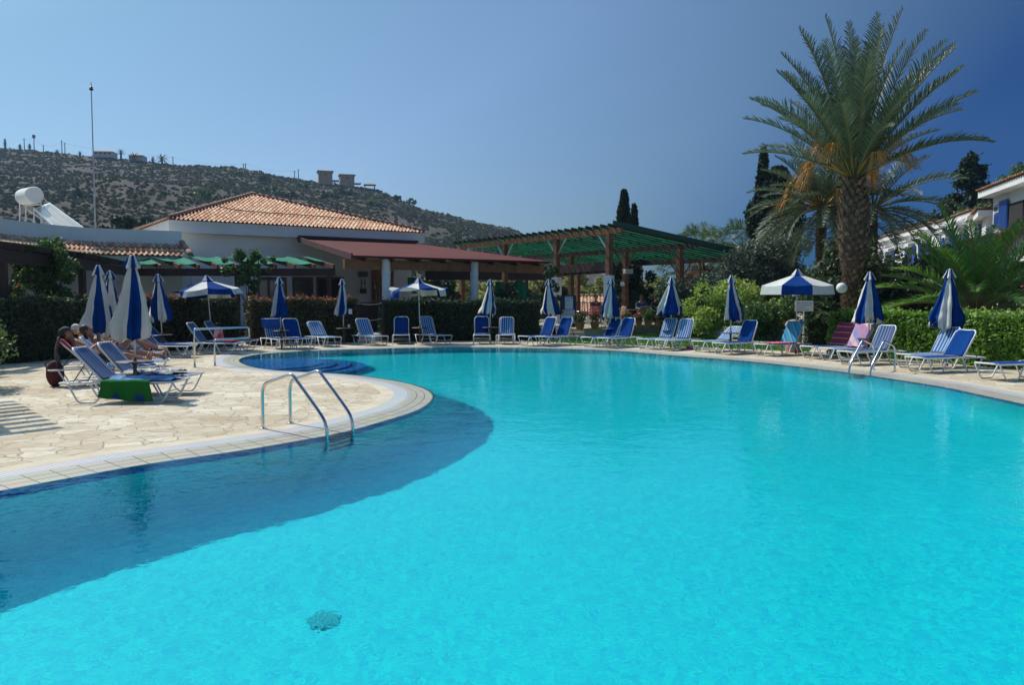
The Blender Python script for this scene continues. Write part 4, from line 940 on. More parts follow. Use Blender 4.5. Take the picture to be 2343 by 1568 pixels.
# ---------------------------------------------------------------- big wooden pergola
PA, PB = Vector((-3.24, 47.3, 4.98)), Vector((4.7, 36.0, 4.98)); sd = Vector((.82, .57, 0)); SL = 9.3; dz = -1.03
def pp(t, s, z=0): return PB.lerp(PA, t)+sd*s+Vector((0, 0, dz*s/SL+z))
bp = empty('wooden_pergola', pp(.5, SL/2).xy.to_3d(), 0, 'large brown timber pergola roofed with green shade slats', 'pergola')
NR = 27
M_gslat = mat('green_slat_cloth', (.01, .55, .26), .8, var=.4, vscale=3, trans=.8)
for k in range(NR):
    t_ = (k+.02)/(NR-.5); m = MB(); m.bar(pp(t_, -.45, -.02), pp(t_, SL+.35, -.02), .05, .15); child(m, 'rafter', M_woodd, bp)
rr = random.Random(5)
for k in range(NR-1):
    m = MB(); t0 = (k+.02)/(NR-.5); dt = 1/(NR-.5); s0 = -.3
    segs = 5
    for j in range(segs):
        a0 = s0+(SL+.6)*j/segs+.03; a1 = s0+(SL+.6)*(j+1)/segs-.06; off = rr.uniform(.15, .4); w = rr.uniform(.20, .40)
        P_ = [pp(t0+dt*off, a0, -.12), pp(t0+dt*off, a1, -.12), pp(t0+dt*(off+w), a1, -.03), pp(t0+dt*(off+w), a0, -.03)]
        m.add(P_, [(0, 1, 2, 3)])
    child(m, 'shade_slat', M_gslat, bp, thick=.003)
for s_ in (0, 4.65, 8.9):
    m = MB(); m.bar(pp(-.03, s_, -.22), pp(1.0, s_, -.22), .14, .24); child(m, 'beam', M_woodo if s_ == 0 else M_woodd, bp)
m = MB(); m.bar(pp(-.02, -.4, .06), pp(-.02, SL+.3, .06), .05, .22); child(m, 'edge_board', mat('edge_green', (.01, .07, .05), .8), bp)
TZ = .44
for s_, ts in ((0, (.03, .31, .64, .965)), (4.65, (.03, .31, .64, .965)), (8.9, (.03, .31, .64, .965))):
    for t_ in ts:
        p = pp(t_, s_, -.34); m = MB(); lo = TZ; mt = M_wood
        if s_ == 0 and t_ < .4:   # stands on a white pillar
            w_ = MB(); w_.box((p.x, p.y, (TZ+2.75)/2), (.36, .36, 2.75-TZ), .9); child(w_, 'white_pillar', M_col, bp); lo = 2.75
        m.bar((p.x, p.y, lo), (p.x, p.y, p.z), .25, .25, up=(sd.x, sd.y, 0)); child(m, 'post', mt, bp)
        al = (PA-PB).normalized(); al.z = 0
        m = MB()
        for sg in (-1, 1):
            if (t_ < .1 and sg < 0) or (t_ > .9 and sg > 0): continue
            m.bar((p.x+al.x*sg*.1, p.y+al.y*sg*.1, p.z-.75), (p.x+al.x*sg*.75, p.y+al.y*sg*.75, p.z+.02), .06, .05)
        child(m, 'brace', M_alu if s_ == 0 else M_wood, bp)
# lower beam deck between veranda and pergola
m = MB()
lb = [D(1262, 612, 42), D(1400, 612, 36.5)]; m.bar((lb[0].x, lb[0].y, 3.2), (lb[1].x, lb[1].y, 3.2), .2, .42); child(m, 'low_beam', M_woodd, bp)
m = MB()
for k in range(9):
    p = Vector((lb[0].x, lb[0].y, 0)).lerp(Vector((lb[1].x, lb[1].y, 0)), k/8); m.bar((p.x, p.y, 2.95), (p.x+sd.x*-0+.0-3.5*.55, p.y+6.5, 2.95), .1, .14)
child(m, 'low_rafters', M_woodd, bp)
# ---------------------------------------------------------------- terrace, retaining wall, steps, fences
wallpx = [(1327, 776), (1455, 764.5), (1600, 764.5), (1718, 776), (1795, 781), (1850, 792)]
wl_ = spline([tuple(G(*p)) for p in wallpx], 5)
M_paint = mat('grey_white_wall', (.50, .52, .50), .85, var=.15, vscale=1.5)
m, _, _ = strip(wl_, -.22, 0, -.05, TZ-.06); rw = m.build('retaining_wall', M_paint); tag(rw, 'low grey white retaining wall along the back of the lawn', 'wall')
m, _, _ = strip(wl_, -.30, .04, TZ-.06, TZ+.0); m.build('coping_slab', M_border, rw)
tp = [(p.x, p.y) for p in [q+Vector((-.0, .12, 0)) for q in wl_]]
tag(filled('terrace', [tp+[(16, 34), (30, 60), (-30, 60), (-30, 38), (-10, 36), (-8, 33.4), (-5, 32.6), (1.9, 33.4)]], TZ-.004, mat('terrace_paving', (.42, .36, .27), .8, var=.25, vscale=1.5)), kind='structure')
stp = empty('garden_steps', G(1313, 778), 0, 'three stone steps up to the terrace beside the menu board', 'steps')
a0 = G(1313, 778)
for k in range(3):
    m = MB(); m.box((-.1, .3+.32*k, .073+.147*k-.0), (1.15, .34+.001*k, .145)); m.build('tread', M_border, stp)
rope = empty('rope_barrier', (-5.4, 30.2, 0), 0, 'rope hung between short posts in the gap of the hedges', 'rope barrier')
for x in (-6.0, -4.95):
    m = MB(); m.tube([(x+5.4, 0, 0), (x+5.4, 0, 1.62)], .035, 8); m.build('post', M_woodd, rope)
for z in (1.52, .92):
    m = MB(); m.tube([(-.6+1.05*t/8, 0, z-.08*math.sin(PI*t/8)) for t in range(9)], .014, 6); m.build('rope', mat('rope_tan', (.45, .38, .22), .9), rope)
m = MB(); m.prism([(-6.2, 30.1), (-4.9, 30.6), (-4.9, 33), (-6.2, 33)], 0, .3); tag(m.build('planter_wall', M_paint), 'low grey planter wall in the gap between the two hedges', 'wall')
m = MB(); m.box((0, 0, .25), (.12, .06, .18)); o = m.build('meter_box', M_col); o.location = G(801, 788)+Vector((0, .1, .95)); tag(o, 'small white box fixed at the right end of the bronze hedge', 'box')
fn = empty('terrace_railing', (7, 46, TZ), 0, 'dark baluster railing at the back of the terrace', 'railing')
def fpost(x, y, h=1.0): m_.tube([(x-7, y-46, 0), (x-7, y-46, h)], .02, 5)
fp = [(-2, 49), (5.0, 46.5), (9.5, 44.5), (13.5, 42.5)]
for i in range(3):
    a, b = Vector((*fp[i], 0)), Vector((*fp[i+1], 0)); L_ = (b-a).length; m_ = MB()
    for k in range(int(L_/.16)): p = a.lerp(b, k*.16/L_); fpost(p.x, p.y)
    m_.build('balusters', M_black, fn)
    m_ = MB(); m_.bar((a.x-7, a.y-46, 1.02), (b.x-7, b.y-46, 1.02), .07, .06); m_.build('top_rail', M_black, fn)
# small house roof seen through the pergola
th_ = empty('tiled_cottage', (5.5, 58, 0), 0, 'small white cottage with a clay tile roof beyond the terrace', 'building')
A_ = D(1255, 712, 57); B_ = D(1435, 716, 55)
m = MB(); m.prism([(A_.x+.4, A_.y+.5), (B_.x+1.2, B_.y+.5), (B_.x+3, B_.y+7), (A_.x+1, A_.y+7)], -1, .86); child(m, 'wall', M_white, th_)
o = tiled('roof', Vector((A_.x, A_.y, .78)), Vector((B_.x+1.5, B_.y, .78)), (.05, .9, .33), 3.4, None, tw=.26); childp(o, th_, th_)
o = ridge(Vector((A_.x, A_.y, .78))+Vector((.19, 3.06, 1.12)), Vector((B_.x+1.5, B_.y, .78))+Vector((.19, 3.06, 1.12)), None, .14); childp(o, th_, th_)
# ---------------------------------------------------------------- white apartments on the right
ap = empty('apartment_block', (21, 34, 0), 0, 'white apartment block with blue shutters and a wooden balcony at the right edge', 'building')
M_shut = mat('shutter_blue', (.015, .075, .30), .5, var=.15, vscale=3)
def shutter(parent, c, w, h, ang, name='shutter', louv=True):
    m = MB(); R = Matrix.Rotation(ang, 3, 'Z'); m.box(c, (w, .04, h), ang)
    if louv:
        nl = int(h/.09)
        for k in range(nl): m.box(Vector(c)+R@Vector((0, -.03, -h/2+.06+k*(h-.1)/nl)), (w-.12, .02, .05), ang)
    return child(m, name, M_shut, parent)
def block(root, A, B, depth, z0, z1, over=.55, tiles=True, wall_m=None):
    A, B = Vector((*A, 0)), Vector((*B, 0)); ex = (B-A).normalized(); n_ = Vector((ex.y, -ex.x, 0))
    if n_.dot(-A) < 0: n_ = -n_
    a2, b2 = A-n_*depth, B-n_*depth; m = MB(); m.prism([(p.x, p.y) for p in (A, B, b2, a2)], z0, z1-.25); child(m, 'wall', wall_m or M_white, root)
    m = MB(); m.prism([(p.x, p.y) for p in (A+n_*over-ex*.3, B+n_*over+ex*.3, b2, a2)], z1-.27, z1); child(m, 'eave', M_white, root)
    up = (-n_*.99+Vector((0, 0, .06))).normalized(); o = tiled('roof', A+n_*(over+.1)-ex*.3+Vector((0, 0, z1+.05)), B+n_*(over+.1)+ex*.3+Vector((0, 0, z1+.05)), up, 4.2, None, tw=.24); childp(o, root, root)
    return ex, n_
A1, B1 = (20.3, 29.5), (21.85, 36.0)
ex, n_ = block(ap, B1, A1, 8, -.5, 6.55)
ang = math.atan2(ex.y, ex.x)
def onb(A, B, u, v, off=0): return wallpt(u, v, A, B, off)
def bpan(root, A, B, u0, v0, u1, v1, off, th, mt, name):
    a, b = wallpt(u0, (v0+v1)/2, A, B), wallpt(u1, (v0+v1)/2, A, B); top, bot = wallpt((u0+u1)/2, v0, A, B).z, wallpt((u0+u1)/2, v1, A, B).z
    e = Vector((b.x-a.x, b.y-a.y, 0)); nn_ = Vector((e.y, -e.x, 0)).normalized()
    if nn_.dot(Vector((-a.x, -a.y, 0))) < 0: nn_ = -nn_
    c = (a+b)/2; c = Vector((c.x, c.y, (top+bot)/2))+nn_*off
    if name == 'shutter': return shutter(root, c, e.length, top-bot, math.atan2(e.y, e.x)+(PI if nn_.dot(Vector((math.sin(math.atan2(e.y, e.x)), -math.cos(math.atan2(e.y, e.x)), 0))) < 0 else 0))
    m = MB(); m.box(c, (e.length, th, top-bot), math.atan2(e.y, e.x)); return child(m, name, mt, root)
bpan(ap, A1, B1, 2312, 462, 2343, 540, .03, .06, M_dark, 'door')
bpan(ap, A1, B1, 2291, 458, 2311, 525, .10, .04, M_shut, 'shutter')
bpan(ap, A1, B1, 2276, 465, 2289, 486, .03, .06, M_col, 'window_frame'); bpan(ap, A1, B1, 2278.5, 468, 2287, 483, .07, .02, M_glass, 'window_pane')
bpan(ap, A1, B1, 2277, 489, 2287, 520, .05, .04, M_shut, 'shutter')
bpan(ap, A1, B1, 2312, 645, 2327, 709, .06, .04, M_shut, 'shutter'); bpan(ap, A1, B1, 2328, 640, 2333, 709, .06, .04, M_white, 'curtain')
bpan(ap, A1, B1, 2333, 640, 2337, 709, .06, .04, mat('curtain_red', (.4, .05, .03), .9), 'curtain')
# balcony
nb = n_*1.3; q0 = wallpt(2243, 520, A1, B1); q1 = Vector((20.4, 29.0, 0))
q0 = Vector((21.75, 35.6, 0)); m = MB(); zb2 = 3.35
m.prism([(p.x, p.y) for p in (q0, q1, q1+nb, q0+nb)], zb2-.25, zb2); child(m, 'balcony_slab', M_white, ap)
bl = MB(); Lb = (q1-q0).length; k = 0
e2 = (q1-q0).normalized()
for (a, b) in ((q0+nb, q1+nb), (q0, q0+nb)):
    L_ = (b-a).length; bar_ = MB()
    for k in range(int(L_/.14)+1): p = a.lerp(b, k*.14/L_); bar_.bar((p.x, p.y, zb2), (p.x, p.y, zb2+.95), .035, .035, up=(0, 1, 0))
    for z in (.98, .12): bar_.bar((a.x, a.y, zb2+z), (b.x, b.y, zb2+z), .09, .07)
    child(bar_, 'balcony_rail', M_woodd, ap)
# stepped row behind
rows_ = [((21.9, 36.6), (24.3, 41.5), 5.75), ((24.4, 41.6), (26.3, 48.5), 6.25), ((26.4, 48.8), (28.2, 57), 6.35), ((28.3, 57.3), (30.3, 66.5), 6.45)]
names = ['nearest stepped house of the white row behind the front block', 'second stepped house of the white row, behind the young palm', 'third stepped white house, with a shuttered window behind the pink oleander', 'farthest white house of the row, low roof behind the big palm trunk']
for i, (a, b, z) in enumerate(rows_):
    hs = empty('row_house', (*a, 0), 0, names[i], 'house', 'stepped white row houses'); ee, nn_ = block(hs, b, a, 7, -.5, z, over=.35)
    for (fu) in ([.35, .75] if i else [.6]):
        c = Vector((*a, 0)).lerp(Vector((*b, 0)), fu)
        for zc in (4.6, 1.9):
            m = MB(); m.box((c+nn_*.04+Vector((0, 0, zc))), (1.3, .06, 1.5), math.atan2(ee.y, ee.x)); wf = child(m, 'window', M_col, hs)
            m = MB(); m.box((c+nn_*.08+Vector((0, 0, zc))), (1.1, .03, 1.3), math.atan2(ee.y, ee.x)); g_ = child(m, 'pane', M_glass, wf)
            for sg in (-1, 1): shutter(hs, c+nn_*.10+ee*sg*.95+Vector((0, 0, zc)), .6, 1.5, math.atan2(ee.y, ee.x), louv=False)
        m = MB(); m.bar(c+nn_*.35-ee*.9+Vector((0, 0, 5.65)), c+nn_*.35+ee*.9+Vector((0, 0, 5.65)), .5, .1); child(m, 'window_hood', M_col, hs)
# ---------------------------------------------------------------- notice board, menu board, litter bin, globe lamps
def text(body, size, loc, rx, rz, m, parent, name='lettering', align='LEFT', sp=1.0):
    c = bpy.data.curves.new(name, 'FONT'); c.body = body; c.size = size; c.align_x = align; c.extrude = .0008; c.space_line = sp; c.materials.append(m)
    o = bpy.data.objects.new(name, c); COL.objects.link(o)
    me_ = bpy.data.meshes.new_from_object(o.evaluated_get(bpy.context.evaluated_depsgraph_get())); bpy.data.objects.remove(o); o = bpy.data.objects.new(name, me_); COL.objects.link(o); o.location = loc; o.rotation_euler = (rx, 0, rz); o.parent = parent; return o
M_ink = mat('ink_blue', (.04, .05, .10), .7)
q = G(1838, 798); nb_ = empty('notice_board', (q.x, q.y, 0), -.18, 'white notice with four lines of text on a thin pole beside the litter bin', 'sign')
ztp = D(1838, 688, q.y).z; zbt = D(1838, 712.5, q.y).z; wd = 40*q.y/F
m = MB(); m.box((0, 0, (ztp+zbt)/2), (wd, .02, ztp-zbt)); m.build('board', M_col, nb_)
m = MB(); m.tube([(0, .03, 0), (0, .03, ztp)], .02, 8); m.build('pole', M_pole, nb_)
lt_ = (ztp-zbt)
text('For hygiene reasons drinks or food can\nnot be used around the pool apart\nif they not have been\npurchased from the Pool Bar', lt_*.165, (-wd*.47, -.013, ztp-lt_*.27), PI/2, 0, M_ink, nb_, sp=1.25).scale = (.62, 1, 1)
q = G(1300, 752, TZ); mbd = empty('menu_board', (q.x, q.y, TZ), .05, 'dark blue menu board with two white sheets at the top of the steps', 'sign')
sc = q.y/F; H_ = 76*sc*.97; Wb = 30*sc
m = MB(); m.box((0, 0, H_/2+.05), (Wb*1.25, .04, H_), rot=Matrix.Rotation(-.12, 3, 'X')); m.build('board', mat('board_blue', (.005, .015, .04), .5), mbd)
R_ = Matrix.Rotation(-.12, 3, 'X')
def sheet(x, z, w, h): mm_ = MB(); mm_.box(R_@Vector((x, -.03, z-H_/2))+Vector((0, 0, H_/2+.05)), (w, .008, h), rot=R_); return mm_.build('sheet', mat('paper', (.62, .64, .70), .8), mbd)
sheet(.03, H_*.76, Wb*.62, H_*.40); sheet(-.02, H_*.33, Wb*1.05, H_*.42)
M_in2 = mat('ink_dark', (.02, .03, .09), .8)
def stext(b, s, x, z): o = text(b, s, R_@Vector((x, -.036, z-H_/2))+Vector((0, 0, H_/2+.05)), PI/2-.12, 0, M_in2, mbd); return o
stext('POOL BAR', .09, -.16, H_*.90); stext('MENU', .07, -.1, H_*.82)
for k, t_ in enumerate(['HOT FOOD', 'SANDWICHES', 'SALADS', 'ICE CREAM']): stext(t_, .062, -.26, H_*(.48-.09*k))
for k in range(6): stext('-----------', .05, .04, H_*(.50-.06*k))
q = G(1815.5, 806); bn = empty('litter_bin', (q.x, q.y, 0), 0, 'pinkish round concrete litter bin with a domed lid behind the turquoise towel', 'litter bin')
M_conc = mat('pink_concrete', (.42, .30, .26), .85, var=.2, vscale=20, bump=.3)
m = MB(); m.lathe([(.23, 0), (.25, .03), (.25, .72), (.23, .74)], n=24); m.build('body', M_conc, bn)
m = MB(); m.lathe([(.27, .82), (.27, .86), (.24, .93), (.17, .99), (.07, 1.02), (.01, 1.025)], n=24); m.build('lid', M_conc, bn, smooth=False)
m = MB()
for k in range(4): m.tube([(.2*math.cos(k*PI/2+.5), .2*math.sin(k*PI/2+.5), .72), (.2*math.cos(k*PI/2+.5), .2*math.sin(k*PI/2+.5), .86)], .02, 6)
m.lathe([(.18, .70), (.18, .85)], n=16); m.build('inner_drum', M_dark, bn)
M_globe = mat('globe_glass', (.82, .80, .74), .25)
def globe(u, v, y, z0, label, side=-1, r=.15, pole=True):
    c = D(u, v, y); g = empty('globe_lamp', (c.x, c.y, z0), 0, label, 'lamp', 'white globe garden lamps'); h = c.z-z0
    m = MB(); m.ell((0, 0, h), (r, r, r), 16, 10); m.build('globe', M_globe, g, smooth=True)
    m = MB(); m.tube([(0, 0, h-r), (0, 0, h-r-.06)], .04, 8)
    if pole: m.tube([(-side*.75, .02, 0), (-side*.75, .02, h+.25)], .03, 8); m.tube([(-side*.75, .02, h+.12), (0, 0, h+.12), (0, 0, h+r*.9)], .015, 6)
    m.build('stem', M_black, g)
globe(1926, 659, 24.5, 0, 'large white globe lamp on a dark arm left of the closed parasol at the hedge', -1, .165)
globe(1821, 677, 31, 0, 'white globe lamp half hidden under the edge of the open parasol', -1, .15)
globe(1424, 650, 36.5, TZ, 'white globe lamp in front of the dark pergola posts', 1, .11, False)
globe(1198, 650, 37, TZ, 'white globe lamp between the second column and the pergola', 1, .12, False)
# loudspeaker box on post
m = MB(); m.box((0, 0, 0), (.4, .25, .22), .3); o = m.build('floodlight', M_paint); o.location = D(1437, 621, 37.5); tag(o, 'grey floodlight box mounted on the pergola post', 'floodlight')
# flower pots on the terrace edge
M_terra = mat('terracotta', (.36, .14, .075), .85, var=.2, vscale=8)
pots = [(1327, 756, .21, .30, 'red', 'terracotta pot of red flowers next to the steps'), (1361, 755, .20, .42, 'pink', 'pot of tall bright pink flowers on the terrace edge'), (1396, 752, .16, .32, 'red', 'leafy pot with red flowers directly behind the closed parasol pole'), (1434, 752, .17, .30, 'red', 'leafy pot with red flowers behind the plain blue loungers'),
        (1462, 751, .15, .20, 'red', 'small pot with a single red bloom'), (1484, 751, .17, .34, 'none', 'pot of leafy green geranium without flowers'), (1508, 750, .14, .18, 'red', 'smallest flower pot, at the right end of the terrace edge')]
for i, (u, v, r, h, kind_, lab) in enumerate(pots):
    q = G(u, v-1, TZ); fp_ = empty('flower_pot', (q.x, q.y+.05, TZ), 0, lab, 'flower pot', 'flower pots along the terrace edge')
    m = MB(); m.lathe([(r*.62, 0), (r*.95, .26), (r*1.08, .26), (r*1.08, .31), (r*.9, .31), (r*.85, .27)], n=18); m.build('pot', M_terra, fp_)
    cs = [(0, 0, .34+h*.5, r*1.25, r*1.25, h*.75)]; leaf_mesh('foliage', blob_pts(cs, 420, rg, .2), .055, ML_mid, fp_, seed=i)
    if kind_ != 'none':
        nfl = 260 if kind_ == 'pink' else 130; pts_ = blob_pts([(-.03, -.03, .36+h*.75, r*1.35, r*1.3, h*.6)], nfl, rg, .7); leaf_mesh('flowers', pts_, .05 if kind_ == 'pink' else .034, M_pink if kind_ == 'pink' else M_redp, fp_, elong=1, seed=i+50)
# cafe tables and chairs on the terrace
M_wick = mat('wicker', (.36, .20, .09), .8, var=.35, vscale=30)
def cafe_chair(x, y, a, lab):
    c = empty('cafe_chair', (x, y, TZ), a, lab, 'chair', 'wicker and aluminium chairs on the terrace')
    m = MB(); m.box((0, 0, .44), (.42, .42, .03)); m.build('seat', M_wick, c)
    m = MB(); m.grid(lambda s, t: ((s-.5)*(.40+.04*t), .21+.08*t-.05*math.sin(PI*s), .48+.40*t+.03*math.sin(PI*s)*t), 8, 6); m.build('backrest', M_wick, c, smooth=True, thick=.015)
    for sx in (-1, 1):
        m = MB(); m.tube([(sx*.25, .24, .84), (sx*.27, .1, .68), (sx*.27, -.18, .66), (sx*.26, -.24, .60), (sx*.23, -.22, 0)], .013, 7); m.build('leg', M_alu, c, smooth=True)
        m = MB(); m.tube([(sx*.22, .2, .45), (sx*.23, .25, 0)], .013, 7); m.build('leg', M_alu, c, smooth=True)
    return c
for i, (u, y, a, lab) in enumerate([(1308, 35.6, .4, 'terrace chair left of the man, behind the menu board'), (1362, 35.0, PI+.15, 'wicker backed chair behind the pink flowers'), (1415, 34.6, -1.2, 'wicker chair half hidden by the closed parasol, its arm towards the terrace table'),
        (1474, 34.6, PI, 'wicker backed chair at the middle of the terrace table'), (1502, 35.4, 1.3, 'terrace chair with its bent arms, right of the wicker back'), (1520, 34.4, 1.8, 'terrace chair behind the smallest flower pot')]):
    q = D(u, 700, y); cafe_chair(q.x, q.y, a, lab)
def cafe_table(u, y, lab, w=1.3):
    q = D(u, 700, y); c = empty('cafe_table', (q.x, q.y, TZ), .1, lab, 'table', 'tables on the terrace'); m = MB(); m.box((0, 0, .73), (w, .75, .04)); m.build('table_top', mat('table_ply', (.42, .30, .16), .5), c)
    for sx in (-1, 1):
        for sy in (-1, 1): m = MB(); m.tube([(sx*(w/2-.08), sy*.3, 0), (sx*(w/2-.08), sy*.3, .71)], .02, 7); m.build('leg', M_alu, c)
cafe_table(1388, 36.0, 'terrace table behind the closed parasol before the flower pots'); cafe_table(1472, 35.8, 'terrace table with a white cup, in front of the person in blue', 1.7)
q = D(1467, 700, 35.6); cup(q.x, q.y, TZ+.75, 'white cup on the terrace table before the person in blue', .06, .08)
# ---------------------------------------------------------------- hedges
def hedge(name, path, depth, h, m, label, n_per=900, size=.055, tip=None, tipn=0, m2=None, seed=0, z0=0.0):
    root = empty(name, (path[0][0], path[0][1], z0), 0, label, 'hedge'); ox, oy = path[0]
    P = [Vector((*p, 0)) for p in path]; rg = np.random.default_rng(seed); pts = []; tips = []
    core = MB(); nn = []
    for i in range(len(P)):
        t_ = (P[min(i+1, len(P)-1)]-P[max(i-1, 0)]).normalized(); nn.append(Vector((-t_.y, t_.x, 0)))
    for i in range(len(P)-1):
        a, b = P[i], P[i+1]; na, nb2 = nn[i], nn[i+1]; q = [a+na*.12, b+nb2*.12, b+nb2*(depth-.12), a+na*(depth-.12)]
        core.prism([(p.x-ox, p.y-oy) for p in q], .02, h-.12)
        L_ = (b-a).length
        for face, wgt in (('f', L_*h), ('t', L_*depth), ('b', L_*h*.35)):
            n = int(n_per*wgt); s = rg.random(n); r = rg.random(n)
            A_ = np.array(a)[None]+(np.array(b-a))[None]*s[:, None]; N_ = np.array(na)[None]*(1-s)[:, None]+np.array(nb2)[None]*s[:, None]
            bump = .05*np.sin(s*L_*3.1+seed)+.04*np.sin(r*7+s*L_*5)
            if face == 'f': p = A_+N_*(np.abs(rg.normal(0, .07, n))-.02+bump)[:, None]; p[:, 2] = r*h*1.0
            elif face == 't': p = A_+N_*(r*depth)[:, None]; p[:, 2] = h+.05*np.sin(s*L_*2.3+seed)+rg.normal(0, .035, n)-.03
            else: p = A_+N_*depth; p[:, 2] = r*h
            pts.append(p)
            if face == 't' and tip is not None:
                k = rg.choice(n, min(n, int(tipn*L_))); t2 = p[k].copy(); t2[:, 2] += np.abs(rg.normal(.03, .06, len(k))); tips.append(t2)
    for e, sg in ((0, -1), (len(P)-1, 1)):
        n = int(n_per*depth*h*1.2); t_ = (P[e]-P[e-sg if e else 1]).normalized(); r = rg.random(n); 
        p = np.array(P[e])[None]+np.array(nn[e])[None]*(r*depth)[:, None]+np.array(t_)[None]*rg.normal(.03, .05, n)[:, None]; p[:, 2] = rg.random(n)*h; pts.append(p)
    pts = np.concatenate(pts); pts[:, 0] -= ox; pts[:, 1] -= oy
    core.build('core', M_core, root)
    leaf_mesh('leaves', pts, size, m, root, seed=seed)
    if tips: t2 = np.concatenate(tips); t2[:, 0] -= ox; t2[:, 1] -= oy; leaf_mesh('new_shoots', t2, size*1.0, tip, root, seed=seed+1, up=.8)
    return root
HB = mat('leaf_bronze_dark', (.055, .065, .022), .6, trans=.25, rand=.6)
hedge('hedge', [(-14.2, 15.5), (-13.4, 18.6), (-12.5, 20.8), (-11.9, 22.5)], 1.0, 1.66, ML_dark, 'dark shaded hedge at the left edge below the flowering climber', 620, .06, ML_mid, 60, seed=1)
hedge('hedge', [(-11.9, 22.6), (-10.9, 25.2), (-9.75, 28.0)], 1.0, 1.66, HB, 'bronze green hedge behind the large closed parasols', 700, .06, ML_redtip, 160, seed=2)
hedge('hedge', [(-9.25, 28.2), (-7.5, 29.2), (-5.95, 30.0)], 1.0, 1.66, ML_bronze, 'bronze and red tipped hedge below the building windows', 750, .06, ML_redtip, 170, seed=3)
hedge('hedge', [(-4.95, 30.4), (-2.5, 31.1), (1.0, 31.4)], 1.1, 1.60, ML_dark, 'dark green clipped hedge in front of the veranda', 750, .06, ML_mid, 50, seed=4)
hedge('hedge', [(9.55, 23.6), (10.75, 21.3), (11.55, 19.3), (12.25, 16.9), (12.9, 13.5)], 1.2, 1.27, ML_hedge, 'bright green clipped hedge behind the loungers on the right', 1250, .07, ML_lime, 90, seed=5)
hedge('hedge', [(10.35, 27.4), (11.3, 27.1)], 1.8, 1.78, ML_dark, 'short dark hedge block beside the path behind the litter bin', 800, .06, ML_lime, 60, seed=6)
# ---------------------------------------------------------------- shrubs and trees
def shrub(name, x, y, z0, blobs, n, size, m, label, cat='shrub', seed=0, shell=.35, core=True, flowers=None, trunk=None, elong=1.6, sub=None, group=None):
    rg = np.random.default_rng(seed); r_ = empty(name, (x, y, z0), 0, label, cat, group)
    cs = []
    for b in blobs:
        c, r = b[:3], b[3:6]; cs += clumps(c, r, sub or 14, rg, min(r)*.42)
    if trunk:
        m_ = MB()
        for t in trunk: m_.tube(t[0], t[1], 7)
        m_.build('trunk', M_bark, r_, smooth=True)
    leaf_mesh('foliage', blob_pts(cs, n, rg, shell), size, m, r_, seed=seed, elong=elong)
    if flowers: leaf_mesh('flowers', blob_pts(cs, flowers[0], rg, .95), flowers[2], flowers[1], r_, seed=seed+9, elong=1.0)
    return r_
def limbs(h, r0, n, spread, rg, zt=.45):
    out = [([(0, 0, 0), (.04*h*rg.uniform(-1, 1), .03*h, h*zt), (0, 0, h*.75)], [r0, r0*.75, r0*.3])]
    for k in range(n):
        a = 2*PI*k/n+rg.uniform(-.4, .4); out.append(([(0, 0, h*zt*.9), (spread*.5*math.cos(a), spread*.5*math.sin(a), h*(zt+.15)), (spread*math.cos(a), spread*math.sin(a), h*(zt+.35))], [r0*.55, r0*.35, r0*.12]))
    return out
rq = random.Random(9)
# climbing rose at the left pergola
shrub('climbing_rose', -13.75, 23.3, 0, [(0, 0, 2.75, .95, .7, .62), (.1, .2, 1.8, .7, .6, .8), (-.5, .2, 2.5, .6, .6, .5)], 9000, .075, ML_mid, 'climbing rose with white flowers on the left pergola post', 'climbing plant', 11, flowers=(110, mat('white_petal', (.75, .72, .68), .6, trans=.3), .06), trunk=limbs(3, .06, 4, .6, rq))
shrub('climber', -10.9, 32.6, 0, [(0, 0, 3.1, 1.35, .7, .45), (.1, 0, 2.4, .45, .4, .6), (.15, 0, 1.5, .3, .3, .9)], 4200, .085, ML_mid, 'leafy climber on the pergola post between the two bronze hedges', 'climbing plant', 12, flowers=(25, mat('white_petal', (.75, .72, .68), .6, trans=.3), .06), trunk=limbs(3, .06, 4, .5, rq))
shrub('shrub', -10.0, 14.1, 0, [(0, 0, .75, .70, .8, .70), (.1, -.5, .45, .6, .5, .5)], 5200, .055, ML_mid, 'green bush cut off by the left edge of the picture', 'shrub', 13)
shrub('red_flower_bush', -13.9, 21.6, 0, [(0, 0, 1.7, .6, .5, .35)], 1600, .07, ML_mid, 'low bush with orange red flowers above the left hedge', 'shrub', 14, flowers=(120, mat('orange_petal', (.70, .10, .03), .6, trans=.3), .07))
# ivy on the white pillar and by the menu board
shrub('ivy', 1.55, 32.2, TZ, [(0, 0, 2.2, .35, .3, .5), (.15, 0, 1.0, .3, .3, .9)], 1500, .07, ML_dark, 'dark ivy creeping up the white pillar by the menu board', 'climbing plant', 15)
shrub('shrub', -.2, 34.6, TZ, [(0, 0, .9, 1.2, .8, .9)], 2500, .08, ML_dark, 'dark bush in the shade between the veranda and the menu board', 'shrub', 16)
